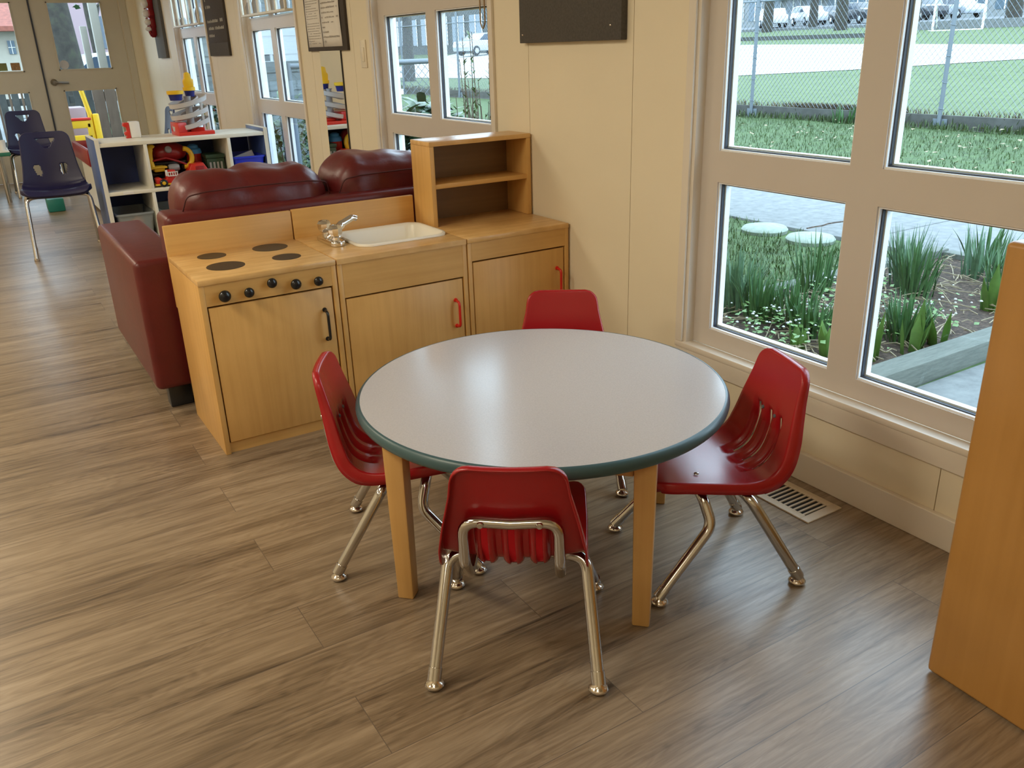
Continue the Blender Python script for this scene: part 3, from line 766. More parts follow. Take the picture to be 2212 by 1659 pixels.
# ------------------------------------------------------------------ blue shelf unit and what is on it
SX0, SX1, SY0, SY1, SZ = 0.690, 1.800, 6.15, 6.60, 0.728
su = thing('cubby_shelf', 'low blue and white cubby shelf full of toys', 'shelf', ((SX0+SX1)/2, SY0, 0))
def panel_yz(name, xa, xb, parent):
    bm = bm_new(); bm_box(bm, xa, xb, SY0+0.004, SY1, 0.03, SZ, 0.003); s = obj(name, bm, M['shelfblue'], parent, smooth=35)
    bm = bm_new(); bm_box(bm, xa-0.002, xb+0.002, SY0, SY0+0.006, 0.03, SZ+0.002, 0.001); bm_box(bm, xa-0.002, xb+0.002, SY0+0.006, SY1, SZ-0.001, SZ+0.004, 0.001)
    obj('edge_band', bm, M['shelfwhite'], s); return s
panel_yz('side_panel', SX0, SX0+0.022, su); panel_yz('side_panel', SX1-0.022, SX1, su)
box('top_panel', SX0+0.0245, SX1-0.0245, SY0+0.006, SY1-0.004, SZ-0.047, SZ-0.022, M['shelfwhite'], su, 0.002)
box('back_panel', SX0+0.024, SX1-0.024, SY1-0.012, SY1-0.004, 0.03, SZ-0.047, M['shelfnavy'], su)
box('shelf', SX0+0.024, SX1-0.024, SY0+0.004, SY1-0.012, 0.372, 0.396, M['shelfwhite'], su, 0.002)
box('bottom_panel', SX0+0.024, SX1-0.024, SY0+0.004, SY1-0.012, 0.03, 0.054, M['shelfwhite'], su, 0.002)
for x in (0.988, 1.530):
    box('divider', x-0.011, x+0.011, SY0+0.005, SY1-0.012, 0.396, SZ-0.047, M['shelfwhite'], su, 0.002)
for x in (0.988, 1.36):
    box('divider', x-0.011, x+0.011, SY0+0.005, SY1-0.012, 0.054, 0.372, M['shelfwhite'], su, 0.002)
bm = bm_new(); bm_box(bm, 0.80, 0.865, SY0+0.001, SY0+0.005, 0.376, 0.392); obj('label_strip', bm, M['paper'], su)

def tub(name, label, cat, x0, x1, y0, y1, z0, z1, m, taper=0.02, group=None, rim=0.008):
    t = bm_new(); L = []
    for ins, z in ((taper, z0), (0, z1), (-rim, z1), (-rim, z1+0.012), (0.004, z1+0.012), (0.006+taper, z0+0.006)):
        L.append([t.verts.new((x, y, z)) for x, y in rrect(x0+ins, x1-ins, y0+ins, y1-ins, 0.02, 4)])
    t.faces.new(list(reversed(L[0])))
    for A, B in zip(L, L[1:]):
        for i in range(len(A)): j = (i+1) % len(A); t.faces.new((A[i], A[j], B[j], B[i]))
    t.faces.new(L[-1])
    o = obj(name, t, m, smooth=40)
    return tag(o, label, cat, group)
b1 = tub('storage_bin', 'clear plastic bin in the lower left cubby with an orange star on it', 'bin', 0.735, 0.965, SY0+0.015, SY1-0.05, 0.0545, 0.235, M['clear'], group='clear bins in the lower cubbies')
bm = bm_new(); star = []
for k in range(14): r = 0.045 if k % 2 == 0 else 0.026; star.append((0.85+r*math.cos(2*PI*k/14), r*math.sin(2*PI*k/14)))
bm_prism(bm, [(x-0.85, y) for x, y in star], 0, 0.001, T(0.86, SY0+0.0225, 0.19) @ RX(PI/2)); obj('star_sticker', bm, mat('orange_sticker', (0.75, 0.35, 0.18), 0.6), b1)
tub('storage_bin', 'clear plastic bin in the lower middle cubby beside the starred bin', 'bin', 1.015, 1.335, SY0+0.015, SY1-0.05, 0.0545, 0.235, M['clear'], group='clear bins in the lower cubbies')
bb = tub('storage_bin', 'bright blue plastic bin in the upper right cubby of the shelf', 'bin', 1.555, 1.765, SY0+0.02, SY1-0.05, 0.3965, 0.535, M['toyblue'])
bm = bm_new(); bm_box(bm, -0.07, 0.07, -0.009, 0.009, -0.09, 0.09, 0.002, mtx=T(1.665, SY0+0.20, 0.478) @ RY(1.25) @ RX(0.25))
tag(obj('picture_book', bm, M['paper']), 'pale book sticking out of the bright blue bin', 'book')
bk = bm_new(); 
# dark stuff seen over the first clear bin: a stack of black construction plates
for k in range(3):
    bm = bm_new(); bm_box(bm, 0.755+0.01*k, 0.95-0.012*k, SY0+0.05+0.01*k, SY0+0.33, 0.064+0.045*k, 0.104+0.045*k, 0.008)
    tag(obj('toy_tray', bm, M['blackmetal']), ['black toy tray lowest of the three in the starred clear bin', 'black toy tray in the middle of the three in the starred clear bin', 'black toy tray topmost of the three in the starred clear bin'][k], 'tray', 'black trays in the starred bin')

def wheel(bm, x, y, z, r, w): bm_lathe(bm, [(0, -w/2), (r*0.85, -w/2), (r, -w*0.3), (r, w*0.3), (r*0.85, w/2), (0, w/2)], 20, T(x, y, z) @ RX(PI/2))
# upper middle cubby: big red toy vehicle with yellow fenders
zf = 0.3965
tv = thing('toy_racer', 'large dark red toy vehicle with yellow fenders in the middle cubby', 'toy', (1.155, 6.38, zf))
bm = bm_new(); bm.free(); o = obj('body', puff(1.035, 1.285, 6.29, 6.50, 0.535, 0.665, nx=18, ny=10, nz=10, wr=0.002), M['toydarkred'], tv, smooth=180)
bm = bm_new(); bm_tube(bm, [(1.075+0.02*math.cos(a)-0.035, 6.275, 0.575+0.075*math.sin(a)) for a in [PI*0.35+PI*1.0*k/10 for k in range(11)]], 0.022, 10); obj('fender', bm, M['toyyellow'], tv, smooth=60)
bm = bm_new(); bm_tube(bm, [(1.245+0.05*math.cos(a), 6.275, 0.565+0.06*math.sin(a)) for a in [-PI*0.55+PI*1.05*k/10 for k in range(11)]], 0.017, 10); obj('fender', bm, M['toyyellow'], tv, smooth=60)
bm = bm_new(); bm_tube(bm, [(1.03, 6.265, 0.56), (1.12, 6.255, 0.575), (1.20, 6.262, 0.545), (1.25, 6.27, 0.52)], 0.007, 8); obj('handle', bm, M['toydarkred'], tv, smooth=60)
bm = bm_new(); bm_lathe(bm, [(0, 0), (0.024, 0), (0.02, 0.012), (0, 0.016)], 16, T(1.15, 6.288, 0.625) @ RX(PI/2-0.4)); obj('cap', bm, M['toygrey'], tv, smooth=50)
bm = bm_new(); bm_box(bm, 1.02, 1.27, 6.31, 6.5, 0.515, 0.545, 0.01); obj('chassis', bm, M['black'], tv, smooth=40)
for k, x in enumerate((1.055, 1.24)):
    bm = bm_new(); wheel(bm, x, 6.40, 0.502, 0.02, 0.2); obj('axle', bm, M['black'], tv, smooth=50)
# a block tower holding it: yellow and grey toy truck beneath
tk = thing('toy_digger', 'yellow and grey toy digger under the dark red vehicle', 'toy', (1.10, 6.40, zf))
bm = bm_new(); bm_box(bm, 1.02, 1.22, 6.33, 6.49, 0.425, 0.480, 0.012); obj('body', bm, M['black'], tk, smooth=40)
bm = bm_new(); bm_box(bm, 1.035, 1.105, 6.26, 6.34, 0.485, 0.525, 0.008); bm_box(bm, 1.02, 1.12, 6.25, 6.33, 0.508, 0.522, 0.004); obj('cab', bm, M['toyyellow'], tk, smooth=40)
bm = bm_new(); bm_lathe(bm, [(0, -0.035), (0.02, -0.035), (0.026, -0.02), (0.026, 0.02), (0.02, 0.035), (0, 0.035)], 18, T(1.165, 6.275, 0.505) @ RY(PI/2)); obj('drum', bm, M['toygrey'], tk, smooth=50)
for x in (1.05, 1.19):
    for y in (6.34, 6.46):
        bm = bm_new(); wheel(bm, x, y, zf+0.022, 0.022, 0.025); obj('wheel', bm, M['black'], tk, smooth=50)
# fire truck in front
ft = thing('toy_fire_truck', 'red toy fire truck with white ladder and yellow hubs', 'toy', (1.10, 6.20, zf))
bm = bm_new(); bm_prism(bm, [(1.02, 0.415), (1.02, 0.455), (1.045, 0.46), (1.065, 0.445), (1.09, 0.447), (1.095, 0.49), (1.105, 0.502), (1.15, 0.502), (1.158, 0.47), (1.225, 0.46), (1.225, 0.415)], -0.035, 0.035, T(0, 6.205, 0) @ RX(PI/2), bev=0.004); obj('body', bm, M['toyred'], ft, smooth=40)
bm = bm_new(); bm_box(bm, 1.012, 1.235, 6.168, 6.242, 0.407, 0.419, 0.003); obj('bumper', bm, M['toyyellow'], ft, smooth=40)
bm = bm_new()
for z in (0.463, 0.487): bm_box(bm, 1.097, 1.165, 6.160, 6.166, z, z+0.005)
for k in range(5): bm_box(bm, 1.099+k*0.0148, 1.104+k*0.0148, 6.161, 6.165, 0.463, 0.49)
obj('ladder', bm, M['toywhite'], ft)
bm = bm_new(); bm_box(bm, 1.085, 1.10, 6.165, 6.175, 0.465, 0.505, 0.004); obj('driver', bm, M['toywhite'], ft, smooth=40)
for x in (1.065, 1.19):
    for y in (6.168, 6.242):
        bm = bm_new(); wheel(bm, x, y, zf+0.026, 0.026, 0.018); w = obj('wheel', bm, M['black'], ft, smooth=50)
        bm = bm_new(); wheel(bm, x, y, zf+0.026, 0.013, 0.022); obj('hub', bm, M['toyyellow'], w, smooth=50)
# red loader scoop
bm = bm_new(); bm_prism(bm, [(1.235, 0.40), (1.215, 0.43), (1.265, 0.525), (1.345, 0.53), (1.385, 0.46), (1.375, 0.40)], -0.05, 0.05, T(0, 6.24, 0) @ RX(PI/2), bev=0.004)
ls = tag(obj('toy_scoop_truck', bm, M['toyred'], smooth=40), 'red toy scoop beside the fire truck', 'toy')
bm = bm_new(); bm_box(bm, 1.24, 1.36, 6.182, 6.19, 0.432, 0.437); obj('trim_strip', bm, M['toywhite'], ls)
bm = bm_new(); bm_box(bm, 1.29, 1.345, 6.186, 6.191, 0.455, 0.51, 0.004); obj('opening', bm, M['toydarkred'], ls, smooth=40)
# light blue topped red canister
tcn = thing('toy_canister', 'red toy canister with a light blue lid behind the red scoop', 'toy', (1.335, 6.40, zf))
bm = bm_new(); bm_lathe(bm, [(0, zf), (0.05, zf), (0.052, 0.575), (0, 0.575)], 20, T(1.335, 6.40, 0)); obj('body', bm, M['toyred'], tcn, smooth=40)
bm = bm_new(); bm_lathe(bm, [(0.055, 0.575), (0.055, 0.59), (0.05, 0.605), (0.038, 0.612), (0.036, 0.628), (0.018, 0.638), (0, 0.638)], 20, T(1.335, 6.40, 0)); obj('lid', bm, M['toycyan'], tcn, smooth=40)
gb = thing('toy_crate', 'dark green toy crate at the right end of the middle cubby', 'toy', (1.45, 6.32, zf))
box('body', 1.385, 1.505, 6.25, 6.42, zf, 0.545, M['toygreen'], gb, 0.008); box('lid', 1.38, 1.51, 6.245, 6.425, 0.545, 0.572, M['toygreen'], gb, 0.006)
bm = bm_new()
for k in range(4): bm_box(bm, 1.40+k*0.025, 1.413+k*0.025, 6.2455, 6.252, 0.43, 0.52)
obj('rib', bm, M['toygrey'], gb)

# on top: marble run
zs_ = SZ-0.022; 
mr = thing('marble_run', 'tall marble run toy with grey spiral ramps, red base and blue cups on the shelf', 'toy', (1.33, 6.38, zs_))
bm = bm_new(); bm_prism(bm, [(1.235, 6.27), (1.47, 6.25), (1.485, 6.35), (1.43, 6.44), (1.30, 6.50), (1.225, 6.46)], zs_, zs_+0.022, bev=0.004)
bm_prism(bm, [(1.235, 6.27), (1.30, 6.30), (1.30, 6.47), (1.225, 6.46)], zs_+0.02, zs_+0.085, bev=0.004); bm_prism(bm, [(1.33, 6.33), (1.42, 6.31), (1.40, 6.43), (1.32, 6.45)], zs_+0.02, zs_+0.045, bev=0.006)
obj('base', bm, M['toyred'], mr, smooth=35)
def spiral_ramp(z0, seed):
    b = bm_new(); A = []
    cx, cy = 1.35, 6.385
    for k in range(33):
        a = 2*PI*k/32; dz = 0.028*math.cos(a-0.3)
        for_ = []
        for rr, zz in ((0.055, 0.028), (0.06, 0.004), (0.085, 0.0), (0.108, 0.006), (0.112, 0.034), (0.105, 0.036), (0.10, 0.012), (0.085, 0.007), (0.066, 0.010), (0.061, 0.030)):
            for_.append(b.verts.new((cx+rr*1.15*math.cos(a), cy+rr*0.95*math.sin(a), z0+zz+dz)))
        A.append(for_)
    for p, q in zip(A, A[1:]):
        m = len(p)
        for i in range(m): b.faces.new((p[i], p[(i+1) % m], q[(i+1) % m], q[i]))
    b.faces.new(A[0]); b.faces.new(list(reversed(A[-1]))); return b
for k, z0 in enumerate((zs_+0.050, zs_+0.120, zs_+0.195)):
    obj('spiral_ramp', spiral_ramp(z0, k), M['rampgrey'], mr, smooth=50, recalc=True)
bm = bm_new(); bm_lathe(bm, [(0, zs_+0.02), (0.03, zs_+0.02), (0.024, zs_+0.1), (0.022, zs_+0.24), (0.028, zs_+0.25), (0, zs_+0.25)], 14, T(1.35, 6.385, 0)); obj('column', bm, M['rampgrey'], mr, smooth=50)
for x, y in ((1.43, 6.36),):
    bm = bm_new(); bm_box(bm, x-0.008, x+0.008, y-0.008, y+0.008, zs_+0.02, zs_+0.22, 0.002); obj('strut', bm, M['toywhite'], mr)
for x, y, z0, r, m1, m2 in ((1.265, 6.33, zs_+0.228, 0.048, 'toynavy', 'toyyellow'), (1.375, 6.40, zs_+0.245, 0.036, 'toynavy', 'toyyellow')):
    bm = bm_new(); bm_lathe(bm, [(0, z0), (r*0.8, z0), (r, z0+0.045), (0, z0+0.045)], 18, T(x, y, 0)); cp = obj('cup', bm, M[m1], mr, smooth=40)
    bm = bm_new(); bm_lathe(bm, [(r*1.12, z0+0.040), (r*1.15, z0+0.062), (r*0.9, z0+0.062), (r*0.6, z0+0.046), (0, z0+0.046)], 18, T(x, y, 0)); obj('rim', bm, M[m2], cp, smooth=40)
bm = bm_new(); z0 = zs_+0.300
bm_prism(bm, [(-0.03, 0), (0.03, 0), (0.034, 0.055), (0.022, 0.062), (0.018, 0.092), (0.004, 0.105), (-0.018, 0.098), (-0.022, 0.065), (-0.034, 0.05)], -0.018, 0.018, T(1.375, 6.40, z0) @ RX(PI/2), bev=0.004); obj('tower_top', bm, M['toyyellow'], mr, smooth=40)
# small red and white toy phone
tp = thing('toy_phone', 'small white toy block with scalloped red front on the shelf top', 'toy', (0.975, 6.45, zs_))
box('body', 0.955, 1.02, 6.42, 6.50, zs_, zs_+0.105, M['toywhite'], tp, 0.006)
bm = bm_new(); bm_prism(bm, [(-0.03, 0), (0.0, 0), (0.0, 0.1), (-0.035, 0.1), (-0.04, 0.078), (-0.02, 0.07), (-0.018, 0.045), (-0.035, 0.038), (-0.034, 0.02), (-0.022, 0.015)], -0.025, 0.025, T(0.954, 6.45, zs_) @ RX(PI/2), bev=0.003); obj('front', bm, M['toyred'], tp, smooth=40)

# ------------------------------------------------------------------ blue chairs
BPROF = [(0.20, 0.405), (0.185, 0.425), (0.14, 0.428), (0.05, 0.415), (-0.06, 0.405), (-0.12, 0.412), (-0.155, 0.44), (-0.172, 0.49), (-0.185, 0.56), (-0.20, 0.66), (-0.212, 0.765)]
def inpoly(x, y, P):
    c = False; n = len(P)
    for i in range(n):
        x1, y1 = P[i]; x2, y2 = P[i-1]
        if (y1 > y) != (y2 > y) and x < (x2-x1)*(y-y1)/(y2-y1)+x1: c = not c
    return c
def blue_chair():
    t = thing('school_chair', '', 'chair')
    ev, L = make_prof(BPROF)
    W = [(0, 0.20), (0.1, 0.205), (0.33, 0.198), (0.40, 0.178), (0.5, 0.162), (0.75, 0.140), (0.8, 0.135)]
    k = lambda z: L-(0.765-z)
    tri = [(-0.062, k(0.728)), (0.062, k(0.728)), (0.016, k(0.672)), (-0.016, k(0.672))]
    hol = [[(s*a, k(b)) for a, b in ((0.062, 0.555), (0.092, 0.565), (0.102, 0.545), (0.088, 0.495), (0.066, 0.488), (0.056, 0.51))] for s in (-1, 1)]
    hole = lambda s, tt, L_: any(inpoly(s, tt, P) for P in [tri]+hol)
    curve = lambda s, tt: (0.018 if tt < L*0.5 else 0.028)*(s/0.18)**2
    cols = [-1, -0.96, -0.9]+[-0.86+1.72*i/52 for i in range(53)]+[0.9, 0.96, 1]
    rows = lambda L_: [0, 0.004, 0.012, 0.024]+[0.024+(L_-0.054)*i/90 for i in range(1, 90)]+[L_-0.03, L_-0.018, L_-0.008, L_-0.003, L_]
    lip = lambda tt, L_: 0.03 if tt < L_*0.45 else 0.014
    o = obj('shell', shell(BPROF, lambda tt: lerp_tab(W, tt), curve, cols, rows, hole, lambda s, tt: 0, lip, 0.06, 0.045, 0.005), M['bluechair'], t, local=True, smooth=60); solidify(o, 0.005)
    for s in (-1, 1):
        for y1, y0 in ((0.215, 0.12), (-0.20, -0.08)):
            bm = bm_new(); bm_tube(bm, fillet([(s*0.205, y1, 0.014), (s*0.188, y0, 0.385), (s*0.10, y0, 0.395)], 0.05, 8), 0.0125, 12); lg = obj('leg', bm, M['chrome'], t, local=True, smooth=60)
            bm = bm_new(); bm_lathe(bm, [(0, 0), (0.015, 0), (0.016, 0.01), (0.0135, 0.022), (0, 0.022)], 12, T(s*0.205, y1, 0)); obj('foot_glide', bm, M['nickel'], lg, local=True, smooth=60)
    for y0 in (0.12, -0.08):
        bm = bm_new(); bm_tube(bm, [(-0.11, y0, 0.395), (0.11, y0, 0.395)], 0.0122, 12); obj('seat_brace', bm, M['chrome'], t, local=True, smooth=60)
    return t
bc = blue_chair(); GB = 'navy blue school chairs'
bc.location = (0.435, 6.45, 0); bc.rotation_euler = (0, 0, PI-0.05); tag(bc, 'navy blue school chair with chrome legs standing left of the cubby shelf', 'chair', GB)
dup(bc, (0.52, 9.62, 0), PI+0.02, 'navy blue school chair in front of the glazed double door', GB)
dup(bc, (1.51, 8.90, 0), PI/2+0.06, 'navy blue school chair by the far window, mostly hidden behind the marble run', GB)

# green edged table at the far left with things on it
gt = thing('activity_table', 'green edged table at the far left before the doors', 'table', (-0.25, 9.55, 0))
box('tabletop', -0.95, 0.31, 9.1, 10.0, 0.452, 0.462, M['shelfwhite'], gt, 0.003); box('edge_band', -0.955, 0.315, 9.095, 10.005, 0.42, 0.452, M['greentable'], gt, 0.008)
for x, y in ((0.22, 9.2), (0.25, 9.88), (-0.85, 9.2), (-0.85, 9.9)):
    bm = bm_new(); bm_tube(bm, [(x, y, 0), (x, y, 0.425)], 0.02, 14); obj('leg', bm, M['chrome'], gt, smooth=60)
bm = bm_new(); bm_lathe(bm, [(0, 0.4622), (0.09, 0.4622), (0.115, 0.62), (0.105, 0.62), (0.085, 0.475), (0, 0.475)], 24, T(0.11, 9.30, 0)); tag(obj('basket', bm, M['basket'], smooth=40), 'brown woven basket on the green edged table', 'basket')
bm = bm_new(); bm_lathe(bm, [(0, 0.4622), (0.03, 0.4622), (0.036, 0.55), (0.033, 0.55), (0.027, 0.468), (0, 0.468)], 20, T(0.265, 9.25, 0)); tag(obj('cup', bm, M['toywhite'], smooth=40), 'small white cup beside the brown basket', 'cup')
bm = bm_new(); bm_box(bm, 0.47, 0.60, 8.3, 8.5, 0.0, 0.11, 0.01); tag(obj('storage_box', bm, M['teal_bin'], smooth=40), 'teal plastic box on the floor behind the navy chair', 'box')
# train table with red rim
tt = thing('train_table', 'low play table with red rim and blue top behind the cubby shelf', 'table', (1.2, 8.1, 0))
bm = bm_new()
for a in ((0.785, 1.62, 7.60, 7.63), (0.785, 1.62, 8.60, 8.63), (0.785, 0.815, 7.63, 8.60), (1.59, 1.62, 7.63, 8.60)): bm_box(bm, *a, 0.42, 0.545, 0.004)
obj('rim', bm, M['toydarkred'], tt, smooth=35)
box('table_bed', 0.815, 1.59, 7.63, 8.60, 0.435, 0.455, M['toyblue'], tt); box('base', 0.83, 1.57, 7.66, 8.57, 0.03, 0.42, M['shelfwhite'], tt)
for x in (0.86, 1.54):
    for y in (7.69, 8.54): box('foot', x-0.03, x+0.03, y-0.03, y+0.03, 0.0, 0.03, M['blackmetal'], tt)

# ------------------------------------------------------------------ things on the window wall
def pinboard(label, y0, y1, z0, z1, m, th=0.022, name='pinboard', cat='board'):
    t = thing(name, label, cat, (WX, (y0+y1)/2, z0)); box('panel', WX-th, WX-0.0005, y0, y1, z0, z1, m, t, 0.002); return t
pd = pinboard('large charcoal felt pinboard on the wall between the two nearer windows', 2.292, 2.893, 1.217, 1.85, M['felt'], 0.026)
for y in (2.345, 2.87):
    bm = bm_new(); bm_lathe(bm, [(0, 0), (0.004, 0), (0.003, 0.003), (0, 0.004)], 10, T(WX-0.026, y, 1.245 if y > 2.5 else 1.262) @ RY(-PI/2)); obj('push_pin', bm, M['nickel'], pd, smooth=50)
bm = bm_new(); bm_box(bm, WX-0.029, WX-0.0265, 2.66, 2.875, 1.437, 1.70, 0.001); hp = tag(obj('notice_card', bm, M['toydarkred']), 'dark red card pinned to the charcoal pinboard', 'card')
bm = bm_new(); bm_lathe(bm, [(0, 0), (0.012, 0), (0.008, 0.006), (0, 0.008)], 10, T(WX-0.029, 2.80, 1.443) @ RY(-PI/2)); obj('push_pin', bm, M['galv'], hp, smooth=50)
pc = pinboard('dark brown clip board holding two written sheets beside the light switch', 4.640, 5.262, 1.214, 1.80, M['feltbrown'], 0.016, 'notice_board')
def writing(y0, y1, z0, z1, rows, x, amp, seed, hand=False):
    r = random.Random(seed); b = bm_new()
    for k in range(rows):
        z = z1-(k+0.5)*(z1-z0)/rows; y = y1-0.008
        while y > y0+0.012:
            l = r.uniform(0.008, 0.03); e = max(y-l, y0+0.006)
            if r.random() < 0.9: bm_box(b, x-0.0005, x, e, y, z-amp, z+amp*(r.uniform(0.3, 1.2) if hand else 0.4))
            y = e-r.uniform(0.004, 0.008)
            if r.random() < 0.05: break
    return b
for k, (ya, yb_) in enumerate(((4.995, 5.232), (4.70, 4.985))):
    sp = thing('paper_sheet', ['white sheet of printed lines on the dark brown notice board', 'white sheet of handwriting on the dark brown notice board'][k], 'paper', (WX-0.0165, (ya+yb_)/2, 1.243), group='sheets on the notice board')
    b = bm_new(); N = 10; g = []
    for j in range(N+1):
        for i in range(5):
            y = ya+(yb_-ya)*i/4; z = 1.236+0.5*j/N
            g.append(b.verts.new((WX-0.0175-0.004*math.sin(PI*j/N*1.6)**2, y, z)))
    for j in range(N):
        for i in range(4): a = j*5+i; b.faces.new((g[a], g[a+1], g[a+6], g[a+5]))
    so = obj('sheet', b, M['paper'], sp, smooth=60); solidify(so, 0.0006)
    obj('writing', writing(ya+0.01, yb_-0.01, 1.25, 1.70, 34 if k == 0 else 18, WX-0.0226, 0.0022 if k == 0 else 0.004, k+3, k == 1), M['ink'], sp)
bm = bm_new(); bm_box(bm, WX-0.010, WX-0.001, 4.772, 5.095, 0.25, 1.30, 0.001); mi = thing('wall_mirror', 'tall narrow wall mirror below the notice board', 'mirror', (WX, 4.93, 0.25))
bm.free()
box('backing', WX-0.008, WX-0.0005, 4.770, 5.097, 0.25, 1.35, M['blackmetal'], mi); box('mirror_glass', WX-0.0095, WX-0.008, 4.773, 5.094, 0.253, 1.347, M['mirror'], mi)
pb = pinboard('dark chalk board with chalk writing between the two far windows', 7.03, 7.62, 1.205, 1.85, M['feltbrown'], 0.018, 'chalkboard')
obj('chalk_writing', writing(7.08, 7.57, 1.33, 1.80, 9, WX-0.0185, 0.011, 21, True), M['chalk'], pb)
box('bottom_band', WX-0.020, WX-0.0185, 7.03, 7.62, 1.205, 1.30, M['felt'], pb)
pa = pinboard('grey felt board with a red paper figure nearest the doors', 9.31, 9.72, 1.20, 1.85, mat('grey_felt', (0.13, 0.13, 0.125), 0.9, var=0.1, vscale=100), 0.03, 'felt_board')
oc = thing('paper_ornament', 'red and white paper ornament hanging on the grey felt board', 'decoration', (WX-0.035, 9.6, 1.4))
b = bm_new(); P = []
for k in range(26): r = 0.16 if k % 2 == 0 else 0.12; P.append((r*0.5*math.cos(2*PI*k/26), r*1.7*math.sin(2*PI*k/26)))
bm_prism(b, P, 0, 0.05, T(WX-0.031, 9.60, 1.66) @ RY(-PI/2) @ RZ(PI/2), bev=0.006); obj('red_backing', b, M['toydarkred'], oc, smooth=40)
b = bm_new()
for k in range(16):
    a = 2*PI*k/16; leaf_ = [(-0.0, 0), (0.02, 0.012), (0.05, 0.0), (0.02, -0.012)]
    bm_prism(b, leaf_, -0.004, 0.004, T(WX-0.085, 9.60+0.06*math.cos(a), 1.66+0.21*math.sin(a)) @ RX(a) @ RY(-0.6) @ RZ(PI/2))
obj('red_leaves', b, M['toydarkred'], oc)
b = bm_new()
for y, z, r in ((9.60, 1.80, 0.05), (9.57, 1.70, 0.045), (9.59, 1.61, 0.036), (9.57, 1.53, 0.03), (9.58, 1.47, 0.022)): bm_lathe(b, [(0, -0.004), (r*0.9, -0.004), (r, 0.015), (r*0.8, 0.035), (r*0.35, 0.05), (0, 0.052)], 14, T(WX-0.082, y, z) @ RY(-PI/2))
obj('white_shapes', b, M['toywhite'], oc, smooth=50)
# light switch
sw = thing('light_switch', 'cream light switch on the wall beside the notice board', 'switch', (WX, 4.455, 1.19))
box('plate', WX-0.006, WX-0.0005, 4.418, 4.492, 1.125, 1.262, M['switch'], sw, 0.002); box('rocker', WX-0.010, WX-0.006, 4.437, 4.473, 1.155, 1.225, M['switch'], sw, 0.0015)
# bead chain of the window blind
bm = bm_new()
bm_tube(bm, fillet([(1.888, 3.255, 2.0), (1.888, 3.258, 1.30), (1.888, 3.24, 1.272), (1.888, 3.222, 1.30), (1.888, 3.225, 2.0)], 0.012, 5), 0.003, 6)
tag(obj('blind_chain', bm, M['bead_chain'], smooth=60), 'bead chain loop of the blind at the window behind the play cupboard', 'chain')
# rolled blinds at the head of each far window
for ym, lb in ((3.73, 'rolled grey blind at the head of the window behind the play cupboard'),):
    rb = thing('roller_blind', lb, 'blind', (1.885, ym, 1.55)); 
    bm = bm_new(); bm_tube(bm, [(1.883, ym-0.30, 1.475), (1.883, ym+0.46, 1.475)], 0.012, 10); obj('hem_bar', bm, M['toygrey'], rb, smooth=60)
    box('cloth', 1.881, 1.884, ym-0.30, ym+0.46, 1.475, 2.04, M['rampgrey'], rb)
# bottle racks hanging in the transoms of the two farther windows
def hanging_rack(ym, label, seed):
    rk = thing('hanging_rack', label, 'rack', (1.87, ym, 1.45), group='white display racks in the far windows')
    r = random.Random(seed)
    bm = bm_new(); bm_box(bm, 1.835, 1.895, ym-0.50, ym+0.47, 1.452, 1.466, 0.002); obj('rack_shelf', bm, M['shelfwhite'], rk)
    for y in [ym-0.50+k*0.19 for k in range(6)]:
        bm = bm_new(); bm_box(bm, 1.838, 1.852, y, y+0.022, 1.466, 2.0, 0.003); obj('rack_bar', bm, M['shelfwhite'], rk)
    bm = bm_new(); bm_box(bm, 1.836, 1.86, ym-0.50, ym+0.47, 1.99, 2.01, 0.003); obj('rack_bar', bm, M['shelfwhite'], rk)
    for k, y in enumerate((ym-0.40, ym-0.2, ym+0.2, ym+0.36)):
        h = r.uniform(0.06, 0.12); bm = bm_new(); bm_lathe(bm, [(0, 1.4665), (0.028, 1.4665), (0.032, 1.4665+h*0.6), (0.018, 1.4665+h), (0, 1.4665+h)], 14, T(1.873, y, 0))
        tag(obj('rock_ornament', bm, M['toygrey'], smooth=60), ['nearest', 'second', 'third', 'farthest'][k]+' dark ornament in the white display rack of the '+('second farthest' if ym < 7 else 'farthest')+' window', 'ornament', 'dark ornaments in the display racks')
hanging_rack(6.055, 'white display rack in the top of the window behind the cubby shelf', 1)
hanging_rack(8.30, 'white display rack in the top of the window nearest the doors', 2)

# floor register
fv = thing('floor_vent', 'beige metal floor vent beside the baseboard under the window', 'vent', (1.75, 1.42, 0))
vx0, vx1, vy0, vy1 = 1.680, 1.817, 1.265, 1.585
bm = bm_new()
for a in ((vx0, vx1, vy0, vy0+0.028), (vx0, vx1, vy1-0.028, vy1), (vx0, vx0+0.024, vy0+0.028, vy1-0.028), (vx1-0.024, vx1, vy0+0.028, vy1-0.028)): bm_box(bm, *a, 0.0, 0.005, 0.0015)
obj('vent_frame', bm, M['ventmetal'], fv, smooth=35)
bm = bm_new(); bm_box(bm, vx0+0.02, vx1-0.02, vy0+0.02, vy1-0.02, 0.0003, 0.001); obj('vent_duct', bm, M['ventdark'], fv)
bm = bm_new(); k = 0
y = vy0+0.034
while y < vy1-0.034:
    bm_box(bm, vx0+0.022, vx1-0.022, y, y+0.0055, 0.001, 0.004); y += 0.0165
obj('louver', bm, M['ventmetal'], fv)

# birch cabinet end at the right
cb = thing('birch_cabinet', 'amber birch cabinet standing against the window wall at the right edge', 'cabinet', (1.42, 0.75, 0), -0.04)
bm = bm_new(); bm_box(bm, 0.0, 0.40, -1.15, 0.0, 0.004, 0.886, 0.010, 3); obj('body', bm, M['oak'], cb, local=True, smooth=40)

